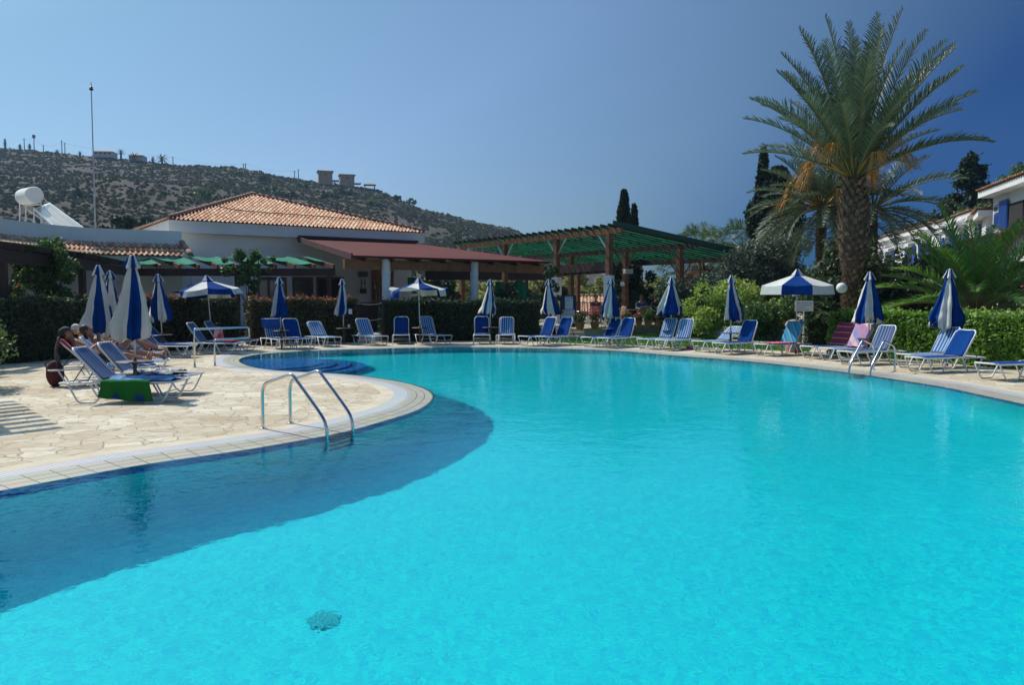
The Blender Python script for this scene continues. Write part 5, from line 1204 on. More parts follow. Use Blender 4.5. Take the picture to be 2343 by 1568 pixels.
# the lime green bush and planting right of the pergola
shrub('lime_bush', 9.2, 32.7, .3, [(-.6, 0, 1.0, 1.35, 1.0, 1.05), (.9, .2, .85, 1.3, 1.0, .95), (.2, .1, 1.25, 1.1, .8, .85), (-1.1, -.3, .5, .8, .7, .6), (1.7, 0, .6, .8, .7, .7)], 15000, .085, ML_lime, 'large lime green bush behind the parasols on the lawn', 'shrub', 17, shell=.45, sub=22)
shrub('shrub', 10.9, 30.9, .2, [(0, 0, .75, .9, .7, .8), (-.9, .2, .6, .8, .7, .7)], 6500, .07, ML_mid, 'mid green bush between the lime bush and the notice board', 'shrub', 18, sub=18)
shrub('shrub', 7.6, 34.6, .35, [(0, 0, .5, .9, .7, .6)], 3200, .075, ML_mid, 'low green bush in front of the terrace railing', 'shrub', 19)
shrub('shrub', 6.9, 35.5, .35, [(0, 0, .5, .9, .7, .55)], 2200, .07, ML_dark, 'dark low bush behind the fat closed parasol', 'shrub', 20)
shrub('shrub', 8.0, 35.0, .2, [(0, 0, .35, 1.1, .5, .35)], 2600, .06, ML_bronze, 'flat bronze ground bush along the retaining wall', 'shrub', 21)
shrub('olive_tree', 12.6, 39.5, 0, [(0, 0, 3.6, 1.9, 1.6, 1.6), (-1.4, 0, 2.6, 1.4, 1.2, 1.2), (1.3, 0, 2.4, 1.2, 1.2, 1.2)], 17000, .085, ML_olive, 'grey green olive tree behind the lime green bush', 'tree', 22, sub=26, trunk=limbs(3.6, .14, 5, 1.2, rq), elong=2.4)
shrub('shrub', 9.9, 36.8, 0, [(0, 0, 1.7, 1.5, 1.1, 1.3), (-1.7, 0, 1.5, 1.2, 1.0, 1.3)], 9000, .085, ML_olive, 'bushy grey green shrub under the right end of the pergola', 'shrub', 23, sub=22, elong=2.2)
# oleanders
def ole(x, y, blobs, n, label, seed, nf=240): shrub('oleander', x, y, 0, blobs, n, .10, mat('leaf_oleander', (.085, .12, .045), .6, trans=.25, rand=.45), label, 'shrub', seed, flowers=(nf, mat('oleander_pink', (.62, .10, .13), .6, trans=.3, rand=.3), .085), sub=30, elong=2.8, trunk=limbs(2.2, .05, 6, 1.0, rq), group='pink flowering oleanders')
ole(11.4, 27.4, [(0, 0, 1.5, 1.15, 1.0, 1.3), (.4, 0, 2.6, 1.0, .9, .9), (.9, .3, 1.5, 1.0, .9, 1.3)], 11000, 'tall pink oleander around the foot of the big palm', 31, 300)
ole(14.3, 28.0, [(0, 0, 1.9, 1.3, 1.0, 1.2), (1.0, 0, 1.4, 1.0, 1.0, 1.1), (-.8, 0, 1.2, 1.0, .9, 1.0)], 11000, 'pink oleander between the big palm and the young palm', 32, 280)
ole(16.4, 29.6, [(0, 0, 2.3, 1.3, 1.1, 1.0), (.9, 0, 1.5, 1.2, 1.0, 1.2)], 8000, 'oleander in front of the shuttered white houses', 33, 160)
shrub('bougainvillea', 19.4, 31.3, 0, [(0, 0, 2.9, 1.5, .6, .45), (.7, -.8, 2.2, .8, .5, .6)], 3500, .09, ML_mid, 'purple bougainvillea below the wooden balcony', 'climbing plant', 34, flowers=(900, mat('bract_purple', (.36, .02, .22), .6, trans=.3, rand=.3), .09))
shrub('balcony_geranium', 19.35, 31.0, 3.4, [(0, 0, .8, .25, .25, .35), (0, .4, .2, .2, .4, .2)], 500, .06, ML_mid, 'red geranium on the wooden balcony', 'plant', 35, flowers=(70, M_redp, .07))
shrub('shrub', 18.6, 34.5, 0, [(0, 0, 1.8, 1.5, 1.2, 1.2), (-1.5, 0, 1.4, 1.2, 1, 1.1)], 7000, .10, ML_dark, 'dark shrub behind the young palm in front of the white houses', 'shrub', 36)
# cypresses
def cypress(x, y, h, r, label, seed, n=9000, group=None, m=ML_cyp, z0=0, blunt=2.0):
    rg = np.random.default_rng(seed); c = empty('cypress_tree', (x, y, z0), 0, label, 'tree', group)
    t = rg.random(n)**.8; prof = np.minimum(1, (1.02-t)*blunt)**.6*np.minimum(1, t*3+.35); th = rg.random(n)*2*PI
    lob = 1+.18*np.sin(th*3+t*14)+.12*np.sin(th*5-t*23)
    rr_ = r*prof*lob*(.72+.32*rg.random(n)); P = np.stack([rr_*np.cos(th), rr_*np.sin(th), .25+t*h], 1)
    leaf_mesh('foliage', P, .11 if h < 12 else .16, m, c, seed=seed, elong=2.6, up=1.6)
    m_ = MB(); m_.tube([(0, 0, 0), (0, 0, h*.8)], [.12, .03], 7); m_.build('trunk', M_bark, c)
    m_ = MB(); m_.ell((0, 0, h*.46), (r*.5, r*.5, h*.42), 10, 12); m_.build('inner_growth', M_core, c)
p = D(1743, 620, 44); cypress(p.x, 44, D(0, 352, 44).z, .60, 'tallest cypress, pointed dark tree behind the olive tree', 41, 9000, blunt=1.5)
p = D(1777, 620, 45); cypress(p.x, 45, D(0, 395, 45).z, 1.15, 'broad dark cypress just left of the palms', 42, 16000, blunt=4)
p = D(1757, 620, 43.5); cypress(p.x, 43.5, D(0, 430, 43.5).z, 1.1, 'shorter dark cypress filling the clump left of the palms', 43, 14000, blunt=4)
p = D(1427, 620, 52); cypress(p.x, 52, D(0, 446, 52).z, .60, 'dark cypress rising above the wooden pergola', 44, 12000, blunt=2.0)
p = D(1450, 620, 53); cypress(p.x, 53, D(0, 478, 53).z, .45, 'thin cypress beside the one above the pergola', 45, 4500)
p = D(1468, 640, 47); shrub('dark_conifer', p.x, 47, 0, [(0, 0, 3.0, .9, .8, 2.2), (-.9, 0, 2.4, .8, .8, 1.9)], 7000, .11, ML_cyp, 'dark conifer seen below the wooden pergola roof', 'tree', 46, trunk=limbs(4, .12, 4, .6, rq))
# trees beyond the terrace
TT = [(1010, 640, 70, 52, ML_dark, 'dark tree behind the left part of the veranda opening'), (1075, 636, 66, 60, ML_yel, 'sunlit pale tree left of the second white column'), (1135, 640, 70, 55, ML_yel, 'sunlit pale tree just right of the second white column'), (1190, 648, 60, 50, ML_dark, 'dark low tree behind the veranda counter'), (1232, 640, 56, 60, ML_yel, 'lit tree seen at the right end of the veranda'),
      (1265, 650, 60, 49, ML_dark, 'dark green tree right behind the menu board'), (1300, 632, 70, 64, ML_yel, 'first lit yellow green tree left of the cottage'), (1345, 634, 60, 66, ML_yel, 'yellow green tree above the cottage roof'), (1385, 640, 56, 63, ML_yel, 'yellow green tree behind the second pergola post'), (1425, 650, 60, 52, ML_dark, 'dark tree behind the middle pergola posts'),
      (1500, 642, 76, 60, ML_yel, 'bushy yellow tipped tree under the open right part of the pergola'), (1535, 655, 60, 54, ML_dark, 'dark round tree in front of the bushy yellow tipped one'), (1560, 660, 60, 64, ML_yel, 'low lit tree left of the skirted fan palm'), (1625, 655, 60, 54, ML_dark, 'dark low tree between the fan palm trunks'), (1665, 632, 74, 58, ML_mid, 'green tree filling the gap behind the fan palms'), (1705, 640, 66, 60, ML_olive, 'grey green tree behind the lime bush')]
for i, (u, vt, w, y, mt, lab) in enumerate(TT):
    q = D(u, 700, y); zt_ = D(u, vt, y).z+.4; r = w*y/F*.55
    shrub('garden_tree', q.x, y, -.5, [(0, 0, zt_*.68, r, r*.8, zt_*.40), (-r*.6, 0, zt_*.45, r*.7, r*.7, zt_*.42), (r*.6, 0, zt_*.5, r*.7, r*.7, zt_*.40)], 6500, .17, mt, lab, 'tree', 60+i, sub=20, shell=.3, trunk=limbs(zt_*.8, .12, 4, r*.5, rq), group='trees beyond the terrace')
# leaning conifer and scrub above the row houses
def conifer(x, y, z0, h, lean, label, seed, n=7000, sp=.36):
    rg = np.random.default_rng(seed); c = empty('pine_tree', (x, y, z0), 0, label, 'tree'); pts = []; m_ = MB(); top = Vector((lean*h, 0, h)); m_.tube([(0, 0, 0), top*.5+Vector((0, 0, 0)), top], [.3, .2, .05], 7)
    nb = 34
    for k in range(nb):
        t = .18+.8*k/nb; a = rg.random()*2*PI; L_ = sp*h*(1.02-t)*(.55+.6*rg.random())+.35; b = Vector((lean*h*t, 0, h*t)); e = b+Vector((math.cos(a)*L_, math.sin(a)*L_*.7, .28*L_)); m_.tube([b, e], [.07, .02], 5)
        s = rg.random(n//nb)**.6; off = rg.normal(0, .11*h*.09+.12, (n//nb, 3)); pts.append(np.array(b)[None]+(np.array(e-b))[None]*s[:, None]*1.05+off*(1.2-s[:, None]*.5))
    m_.build('trunk', M_bark, c, smooth=True); leaf_mesh('foliage', np.concatenate(pts), .2, ML_cyp, c, seed=seed, elong=2.4)
q = D(2245, 500, 68); conifer(q.x, 68, 3, D(0, 352, 68).z-3, -.10, 'dark pine leaning left above the white row houses', 81, 9000)
q = D(2190, 500, 70); conifer(q.x, 70, 3, D(0, 445, 70).z-3, -.08, 'lower dark pine left of the leaning one', 82, 6000, .5)
for i, (u, v, y, r, mt, lab) in enumerate([(2225, 500, 64, 1.7, ML_mid, 'round green bush at the roof line below the leaning pine'), (2262, 485, 66, 1.8, mat('leaf_dry', (.16, .14, .08), .7, trans=.2, rand=.4), 'dry brownish bush right of the round green one at the roof line'), (2150, 520, 72, 1.6, ML_dark, 'dark bush on the slope above the row houses'), (2095, 535, 76, 2.0, ML_olive, 'grey green bush above the low roofs'), (2030, 555, 80, 1.8, ML_olive, 'grey bush above the farthest roof'), (2330, 415, 60, 1.8, ML_mid, 'green bush behind the front apartment roof')]):
    q = D(u, v, y); shrub('slope_bush', q.x, y, q.z-r, [(0, 0, r*.8, r*1.2, r, r*.9)], 2600, .17, mt, lab, 'shrub', 90+i, sub=16)
# ---------------------------------------------------------------- palms
def frond(m_, base, az, el, L_, droop, rg, width=.55, nl=44, stem=.18, vfold=.5):
    """pinnate frond: arcs from base in azimuth az, start elevation el, drooping"""
    pts = []; p = Vector(base); d_h = Vector((math.cos(az), math.sin(az), 0)); n = 14
    for i in range(n+1):
        t = i/n; e = el-droop*t**1.5; pts.append(p.copy()); p = p+(d_h*math.cos(e)+Vector((0, 0, math.sin(e))))*(L_/n)
    m_.tube(pts, [.035*(1-.85*i/n)+.004 for i in range(n+1)], 5, mi=1)
    side = Vector((-d_h.y, d_h.x, 0))
    for k in range(nl):
        t = stem+(1-stem)*(k+.5)/nl; f = t*n; i = min(n-1, int(f)); q = pts[i].lerp(pts[i+1], f-i); tg = (pts[i+1]-pts[i]).normalized(); upv = side.cross(tg)
        if upv.z < 0: upv = -upv
        ll = width*math.sin(PI*min(1, (t-stem)/(1-stem)*.86+.12))**.6*(.85+.3*rg.random())
        for sg in (-1, 1):
            d = (side*sg*(.62+.3*rg.random())+tg*(.55+.3*t+.2*rg.random())+upv*(vfold*(.3+1.0*rg.random()))).normalized(); tip = q+d*ll; tip.z -= .10*ll
            w = tg*(.013+.009*L_/4); mid = q+d*ll*.5+Vector((0, 0, .02)); 
            m_.add([q-w, q+w, mid+w*1.1, mid-w*1.1, tip], [(0, 1, 2, 3), (3, 2, 4)], 0)
def palm(x, y, zc, r_tr, n_fr, L_, label, seed, mt=ML_palm, trunk_bot=0.0, width=.55, els=(-.35, 1.35), droop=(.5, 1.15), boots=True, fruit=True, nl=44, flare=1.0, lowcut=0.0):
    rg = random.Random(seed); c = empty('date_palm', (x, y, 0), 0, label, 'palm tree')
    if r_tr:
        m_ = MB(); H_ = zc; prof = []
        for k in range(30): t = k/29; prof.append((r_tr*(.66+.46*flare*math.sin(PI*min(1, max(0, (t-.42)/.60)))**1.1), trunk_bot+(H_-trunk_bot)*t))
        m_.lathe(prof, n=16); m_.build('trunk', mat('palm_trunk', (.17, .105, .06), .9, col2=(.06, .04, .028), vscale=7, bump=.8, bscale=10), c)
        if boots:
            b_ = MB(); nb = 430
            for k in range(nb):
                t = k/nb; ii = min(28, int(t*29)); R_ = prof[ii][0]; a = k*2.39996; z = prof[ii][1]+(prof[1][1]-prof[0][1])*(t*29-ii)
                o = Vector((math.cos(a), math.sin(a), 0)); s = Vector((-o.y, o.x, 0)); w = r_tr*.17; p = o*R_*.97+Vector((0, 0, z)); h = r_tr*(.32+.12*rg.random()); out_ = r_tr*(.16+.10*rg.random())
                b_.add([p-s*w, p+s*w, p+o*out_+s*w*.6+Vector((0, 0, h)), p+o*out_-s*w*.6+Vector((0, 0, h)), p-s*w*.6+Vector((0, 0, h*.9)), p+s*w*.6+Vector((0, 0, h*.9))], [(0, 1, 2, 3), (3, 2, 5, 4), (1, 5, 2), (0, 3, 4)])
            b_.build('leaf_bases', mat('palm_boot', (.30, .18, .10), .85, col2=(.10, .06, .035), vscale=5, rand=.4), c)
    M_rach = mat('rachis', (.20, .17, .055), .6)
    for k in range(n_fr):
        t = k/(n_fr-1); el = els[1]+(els[0]-els[1])*t**.85; az = k*2.39996+seed
        fm = MB(); frond(fm, (.12*math.cos(az), .12*math.sin(az), zc+.15*(1-t)), az, el+rg.uniform(-.14, .14), L_*(.86+.2*rg.random())*(1-lowcut*t), droop[0]+(droop[1]-droop[0])*t+rg.uniform(-.15, .25), rg, width, nl)
        me_o = fm.build('frond', [mt, M_rach], c, flip=False)
    if fruit:
        for k in range(10):
            az = k*2.4+.5; el = 1.35-.10*k; L2 = 1.7; m_ = MB(); p = Vector((.2*math.cos(az), .2*math.sin(az), zc+.1)); pts = [p]
            for i in range(8): t = i/7; e = el-1.3*t*t; p = p+(Vector((math.cos(az), math.sin(az), 0))*math.cos(e)+Vector((0, 0, math.sin(e))))*L2/8; pts.append(p)
            m_.tube(pts, [.03]*3+[.02]*6, 5); e0 = pts[-2]
            for j in range(46):
                a2 = rg.uniform(0, 2*PI); rr_ = rg.uniform(.05, .42); q1 = e0+Vector((math.cos(a2)*rr_*.5, math.sin(a2)*rr_*.5, .05)); q2 = e0+Vector((math.cos(az)*.25+math.cos(a2)*rr_, math.sin(az)*.25+math.sin(a2)*rr_, -.30-.35*rg.random())); m_.tube([e0, q1, q2], [.005, .008, .004], 3, cap=False)
            m_.build('fruit_stalk', mat('fruit_orange', (.58, .27, .035), .6, rand=.3), c)
    return c
PXY = (10.86, 25.2)
palm(PXY[0], PXY[1], D(0, 410, PXY[1]).z, .40, 58, 4.95, 'tall date palm with orange fruit stalks and a rough brown trunk', 3, els=(.58, 1.50), droop=(.22, .70), width=.60, nl=50, lowcut=.22)
q = D(1880, 478, 32); palm(q.x, 32, q.z, .22, 52, 3.05, 'smaller date palm behind the tall one, spreading grey green fronds', 5, els=(-.35, 1.3), droop=(.5, 1.1), flare=.5)
q = D(1995, 600, 31); palm(q.x, 31, D(0, 480, 31).z, .2, 38, 3.3, 'date palm crown low behind the tall palm, in front of the white row', 8, els=(-.4, 1.1), droop=(.6, 1.2), fruit=False, flare=.5, nl=40)
palm(13.6, 23.0, 1.3, .3, 40, 3.0, 'young bright green palm behind the clipped hedge on the right', 7, mt=ML_palmg, els=(.12, 1.4), droop=(.45, 1.0), fruit=False, boots=False, width=.50, nl=54, trunk_bot=.1)
# fan palms behind the pergola
def fan_palm(x, y, zc, r, label, seed, L_=1.1, skirt=True, n_fr=34, z0=0.0, group=None):
    rg = random.Random(seed); c = empty('fan_palm', (x, y, z0), 0, label, 'palm tree', group); zc -= z0
    m_ = MB(); m_.tube([(0, 0, 0), (0, 0, zc*.5), (0, 0, zc)], [r*1.2, r, r], 10); m_.build('trunk', mat('fan_trunk', (.20, .13, .08), .9, var=.4, vscale=6), c, smooth=True)
    def leaf(mb_, az, el, LL, wid):
        d = Vector((math.cos(az)*math.cos(el), math.sin(az)*math.cos(el), math.sin(el))); s = Vector((-math.sin(az), math.cos(az), 0)); b = Vector((0, 0, zc)); q = b+d*LL; mb_.tube([b, q], .012, 3, cap=False)
        u = d.cross(s)
        for j in range(15):
            a = (j-7)*.21; dd = (d*math.cos(a)+s*math.sin(a)).normalized(); e = q+dd*wid*(1-.1*abs(j-7)/7)+Vector((0, 0, -.28*wid)); mm_ = q+dd*wid*.55; w = s*math.cos(a)*.04*wid+d*math.sin(a)*.04*wid
            mb_.add([q, mm_+w, e, mm_-w], [(0, 1, 2, 3)])
    m_ = MB()
    for k in range(n_fr): t = k/n_fr; leaf(m_, k*2.4, 1.35-1.9*t, L_*(.9+.2*rg.random()), L_*.8)
    m_.build('crown', ML_mid, c, flip=False)
    if skirt:
        m_ = MB()
        for k in range(40): leaf(m_, k*2.4+1, -1.0-.4*rg.random(), L_*(.5+.9*rg.random()), L_*.8)
        m_.build('dead_leaf_skirt', mat('dead_frond', (.26, .17, .09), .9, trans=.15, rand=.4), c, flip=False)
q = D(1600, 700, 46); fan_palm(q.x, 46, D(0, 585, 46).z, .26, 'fan palm with a brown skirt of dead leaves under the right side of the pergola', 1, 1.3)
q = D(1572, 700, 48); fan_palm(q.x, 48, D(0, 640, 48).z, .18, 'low fan palm left of the skirted one', 2, 1.4, False)
q = D(1700, 700, 47); fan_palm(q.x, 47, D(0, 575, 47).z, .24, 'fan palm behind the right corner of the pergola', 3, 1.4)
q = D(1648, 700, 50); fan_palm(q.x, 50, D(0, 610, 50).z, .22, 'fan palm between two others behind the right posts', 4, 1.1)
# ---------------------------------------------------------------- hill
HR = [(-520, 300), (-300, 315), (0, 338.5), (60, 343), (106, 346.5), (201, 356), (275, 364), (339, 371), (402, 377.5), (495, 382), (540, 383), (600, 393), (647, 405), (700, 413), (732, 418.5), (816, 426.5), (867, 435.5), (905, 455), (940, 466), (965, 478), (1040, 495.5), (1103, 511), (1167, 523), (1194, 536), (1240, 562), (1300, 590), (1360, 622), (1450, 650), (1700, 664), (2400, 668), (3000, 672)]
YR = 400.0
def ridge_v(u):
    for (a, va), (b, vb) in zip(HR, HR[1:]):
        if a <= u <= b: return va+(vb-va)*(u-a)/(b-a)
    return HR[0][1] if u < HR[0][0] else HR[-1][1]
def hill_z(u, y):
    zr = (D(u, ridge_v(u), YR).z)
    if y <= YR:
        s = max(0, (y-95)/(YR-95)); z = zr*(s**1.12)-1.5*(1-s)
        x = (u-U0)/F*y; a = .05*zr*math.sin(PI*min(1, s))
        z += a*(noise.noise(Vector((x*.012, y*.012, 0)))*2+noise.noise(Vector((x*.04, y*.04, 3)))*.8)+.5*s*noise.noise(Vector((x*.12, y*.12, 7)))
        # cut terraces near the tower houses
        return z
    return zr*(1-((y-YR)/160)**1.5)-.5
us = list(range(-520, 3001, 12)); ys = [70, 95]+[95+305*(k/74) for k in range(1, 75)]+[412, 430, 460, 500, 540]
m = MB(); nu = len(us)
vs = []
for y in ys:
    for u in us: vs.append(((u-U0)/F*y, y, hill_z(u, y)))
m.add(vs, [(j*nu+i, j*nu+i+1, (j+1)*nu+i+1, (j+1)*nu+i) for j in range(len(ys)-1) for i in range(nu-1)])
M_hill = mat('hill_scrub', (.2, .15, .1), .95)
def hmat():
    nt = M_hill.node_tree; N = nt.nodes; L = nt.links; b = N['Principled BSDF']; t = N.new('ShaderNodeTexCoord')
    def nzz(sc, det, cols, pos, rough=.6):
        n = N.new('ShaderNodeTexNoise'); n.inputs['Scale'].default_value = sc; n.inputs['Detail'].default_value = det; n.inputs['Roughness'].default_value = rough; L.new(t.outputs['Object'], n.inputs['Vector'])
        r = N.new('ShaderNodeValToRGB'); r.color_ramp.elements[0].position = pos[0]; r.color_ramp.elements[1].position = pos[-1]; r.color_ramp.elements[0].color = (*cols[0], 1); r.color_ramp.elements[1].color = (*cols[-1], 1)
        for p, c in list(zip(pos, cols))[1:-1]: e = r.color_ramp.elements.new(p); e.color = (*c, 1)
        L.new(n.outputs['Fac'], r.inputs[0]); return r.outputs[0], n
    a, na = nzz(.28, 9, [(.030, .034, .017), (.062, .050, .029), (.088, .066, .038), (.135, .098, .055)], [.36, .48, .60, .78], .75)
    c, nc = nzz(.012, 4, [(.70, .74, .72), (1.15, 1.0, .88)], [.38, .62])
    mm = N.new('ShaderNodeMixRGB'); mm.blend_type = 'MULTIPLY'; mm.inputs[0].default_value = 1; L.new(a, mm.inputs[1]); L.new(c, mm.inputs[2]); L.new(mm.outputs[0], b.inputs['Base Color'])
    bp_ = N.new('ShaderNodeBump'); bp_.inputs['Strength'].default_value = 1; bp_.inputs['Distance'].default_value = 1.2; L.new(na.outputs['Fac'], bp_.inputs['Height']); L.new(bp_.outputs[0], b.inputs['Normal'])
hmat()
tag(m.build('hill', M_hill, smooth=True, flip=False), kind='structure')
# scrub on the hill: one object, thousands of leafy tufts
rg = np.random.default_rng(77); NS = 12500
pts = []; szs = []
def hill_at(u, y): return Vector(((u-U0)/F*y, y, hill_z(u, y)))
for i in range(NS):
    u = rg.uniform(-60, 1330); y = 110+292*rg.random()**.75
    dens = noise.noise(Vector(((u-U0)/F*y*.03, y*.03, 1)))
    if dens < -.2 and rg.random() < .5: continue
    c = hill_at(u, y); r = (.35+1.5*rg.random()**3)*(1.0+.5*dens)*(.6+.4*y/400)
    k = 20; d = rg.normal(size=(k, 3)); d /= np.linalg.norm(d, axis=1, keepdims=True); d[:, 2] = np.abs(d[:, 2])*.5
    pts.append(np.array(c)[None]+d*np.array([r, r, r])*(.6+.4*rg.random((k, 1))))
pts = np.concatenate(pts)
o = leaf_mesh('hill_scrub', pts, .75, mat('leaf_scrub', (.075, .082, .04), .8, trans=.3, rand=.6), elong=1.3, seed=78); tag(o, 'dark green scrub scattered over the brown hillside', 'scrub', kind='stuff')
# bigger bushes below the tower houses
for i, (u, v, r) in enumerate([(795, 447, 4.6), (770, 452, 3.4), (880, 450, 3.2), (908, 459, 2.6), (938, 463, 2.8), (690, 428, 3.0), (600, 412, 3.0), (555, 402, 3.2), (470, 455, 4.5), (180, 455, 3.5), (620, 440, 3.5), (735, 455, 3.2), (660, 452, 2.6), (850, 470, 2.6)]):
    # find depth where the ray meets the slope
    y = 110
    while y < 399 and D(u, v, y).z > hill_z(u, y): y += 1.5
    c = D(u, v, y); shrub('hill_bush', c.x, y, c.z-r*.4, [(0, 0, r*.5, r, r, r*.75)], 420, .75, ML_mid if i % 3 else ML_dark, ['largest dark bush below the right tower house', 'light green bush left of the largest one below the tower houses', 'round bush on the ridge right of the tower houses', 'first bush of the pair at the hill shoulder', 'last round bush at the hill shoulder', 'bush on the ridge left of the left tower house', 'bush on the slope above the roof peak', 'bush left of the roof peak on the slope', 'wide bush low on the slope above the side roof', 'wide dark bush on the slope left of the mast', 'bush just right of the tiled roof peak', 'green bush in the row below the left tower house', 'leftmost green bush in the row below the tower houses', 'bush on the slope right of the quarry face'][i], 'shrub', 120+i, sub=10, group='large bushes on the hillside')
# rocks / pale quarry face below the tower houses
# tower houses on the ridge
M_stone = mat('tower_stone', (.50, .32, .20), .9, var=.15, vscale=.5); M_troof = mat('tower_roof', (.50, .40, .30), .8)
def tower(u0, u1, vt, vb, y, label, name='tower_house'):
    a, b = D(u0, vb+3, y), D(u1, vb+3, y); top = D(u0, vt, y).z; w = b.x-a.x; c = Vector(((a.x+b.x)/2, y, a.z)); h = top-a.z
    r = empty(name, c, .30, label, 'house'); w *= .85
    m = MB(); m.box((0, 0, h*.42), (w, w, h*.84+1)); m.build('wall', M_stone, r)
    m = MB(); o_ = w*.60; m.add([(-o_, -o_, h*.84), (o_, -o_, h*.84), (o_, o_, h*.84), (-o_, o_, h*.84), (-o_, -o_, h*.88), (o_, -o_, h*.88), (o_, o_, h*.88), (-o_, o_, h*.88), (0, 0, h*1.03)], [(0, 1, 2, 3), (0, 4, 5, 1), (1, 5, 6, 2), (2, 6, 7, 3), (3, 7, 4, 0), (4, 8, 5), (5, 8, 6), (6, 8, 7), (7, 8, 4)]); m.build('roof', M_troof, r)
    m = MB(); m.box((0, -w/2-.02, h*.62), (w*.1, .1, h*.12)); m.build('window', M_dark, r)
    m = MB(); m.box((w/2+.02, 0, h*.45), (.1, w*.6, h*.5)); m.build('loggia', M_dark, r)
    m = MB(); m.box((w*.75, 0, h*.25), (w*.5, w*.6, .35)); m.box((w*.98, 0, h*.32), (.1, w*.6, h*.14)); m.build('balcony', M_troof, r)
tower(726, 762, 389, 418, 392, 'left and taller tower house on the hilltop')
tower(775, 812, 398, 424, 394, 'right, lower tower house on the hilltop')
q = D(846, 431, 396); r = empty('hill_pavilion', q, .2, 'small pavilion with a pitched roof on the ridge right of the tower houses', 'pavilion')
m = MB(); w = 3.0; m.add([(-w, -w, 1.6), (w, -w, 1.6), (w, w, 1.6), (-w, w, 1.6), (0, 0, 3)], [(0, 1, 2, 3), (0, 4, 1), (1, 4, 2), (2, 4, 3), (3, 4, 0)]); m.build('roof', M_stone, r)
m = MB()
for sx in (-1, 1):
    for sy in (-1, 1): m.box((sx*2.4, sy*2.4, .2), (.4, .4, 3.2))
m.build('posts', M_stone, r)
def villa(u0, u1, vt, vb, y, label):
    a, b = D(u0, vb+3, y), D(u1, vb+3, y); top = D(u0, vt, y).z; w = b.x-a.x; h = top-a.z; r = empty('hill_villa', ((a.x+b.x)/2, y, a.z), .1, label, 'house')
    m = MB(); m.box((0, 0, h*.3), (w*.9, 7, h*.75)); m.build('wall', M_cream, r)
    m = MB(); m.add([(-w/2, -4, h*.66), (w/2, -4, h*.66), (w/2, 4, h*.66), (-w/2, 4, h*.66), (-w*.2, 0, h), (w*.2, 0, h)], [(0, 1, 5, 4), (1, 2, 5), (2, 3, 4, 5), (3, 0, 4), (0, 3, 2, 1)]); m.build('roof', mat('villa_roof', (.36, .25, .18), .8), r)
    m = MB()
    for k in range(4): m.box(((-.33+.22*k)*w, -3.55, h*.42), (w*.1, .1, h*.2))
    m.build('window', M_dark, r)
villa(220, 264, 343, 358, 396, 'flat hilltop villa right of the mast'); villa(300, 332, 352, 366, 398, 'small hilltop villa between the two broad palms'); villa(64, 88, 342, 349, 398, 'tiny white villa at the left end of the ridge')
def far_palm(u, vt, vb, label, seed, fan=False):
    y = 394; b = D(u, vb, y); t = D(u, vt, y); h = t.z-b.z; r = empty('ridge_palm', b, 0, label, 'palm tree'); rg_ = random.Random(seed); m = MB()
    for k in range(26):
        az = k*2.4; el = 1.3-1.5*k/26; L_ = h*(.55 if fan else .75); zc = h*(.62 if fan else .35); n = 6; p = Vector((0, 0, zc)); pr = None
        for i in range(n):
            e = el-1.2*(i/n)**1.3; q2 = p+(Vector((math.cos(az), math.sin(az), 0))*math.cos(e)+Vector((0, 0, math.sin(e))))*L_/n; s = Vector((-math.sin(az), math.cos(az), 0))*L_*.10*math.sin(PI*(i+.8)/(n+.8)); m.add([p-s, p+s, q2+s*.8, q2-s*.8], [(0, 1, 2, 3)]); p = q2
    m.build('fronds', ML_dark, r, flip=False); m = MB(); m.tube([(0, 0, -1.5), (0, 0, h*(.64 if fan else .4))], .45, 6); m.build('trunk', M_bark, r)
far_palm(277, 341, 362, 'small round headed palm on the ridge between the two villas', 1, True); far_palm(307, 347, 368, 'broad palm on the ridge in front of the small villa', 2); far_palm(371, 350, 375, 'broad palm on the ridge left of the utility pole', 3); far_palm(183, 344, 354, 'low palm on the ridge left of the mast', 4); far_palm(131, 340, 352, 'ragged palm on the ridge near the utility poles', 5)
for i, (u, vt, vb) in enumerate([(12, 318, 341), (68, 330, 344), (46, 331, 343), (350, 360, 372)]):
    b = D(u, vb+2, 398); cypress(b.x, 398, D(u, vt, 398).z-b.z, .9, ['ridge cypress nearest the left edge', 'second ridge cypress, beside the aerial pole', 'smallest ridge cypress at the left', 'ridge cypress left of the broad palm'][i], 150+i, 500, 'cypresses on the ridge', z0=b.z)
M_upole = mat('utility_pole', (.16, .14, .13), .9)
poles = [(56, 316, 345), (78.5, 308, 346), (99.5, 331, 350), (142, 321, 352), (149, 326, 354), (396, 358, 378), (557, 374, 388), (562, 373, 388), (674, 390, 411), (683, 387, 412)]
tops = []
for i, (u, vt, vb) in enumerate(poles):
    b = D(u, vb+2, 399); h = D(u, vt, 399).z-b.z; r = empty('utility_pole', b, 0, ['pole between the ridge cypresses', 'pole with a drum shaped aerial on the ridge', 'short pole right of the aerial pole', 'left pole of the pair left of the mast', 'right pole of the pair left of the mast', 'pole right of the broad palm on the ridge', 'left pole of the pair above the roof peak', 'right pole of the pair above the roof peak', 'left pole of the pair beside the tower houses', 'right, taller pole of the pair beside the tower houses'][i], 'utility pole', 'utility poles along the ridge')
    m = MB(); m.tube([(0, 0, 0), (0, 0, h)], [.24, .16], 6); m.build('shaft', M_upole, r)
    m = MB()
    if i == 1: m.lathe([(.3, h-1.9), (.75, h-1.4), (.75, h-.3), (.4, h)], n=10)
    else: m.box((0, 0, h-.5), (1.3, .12, .12))
    m.build('head', M_upole, r); tops.append(b+Vector((0, 0, h-.4)))
m = MB()
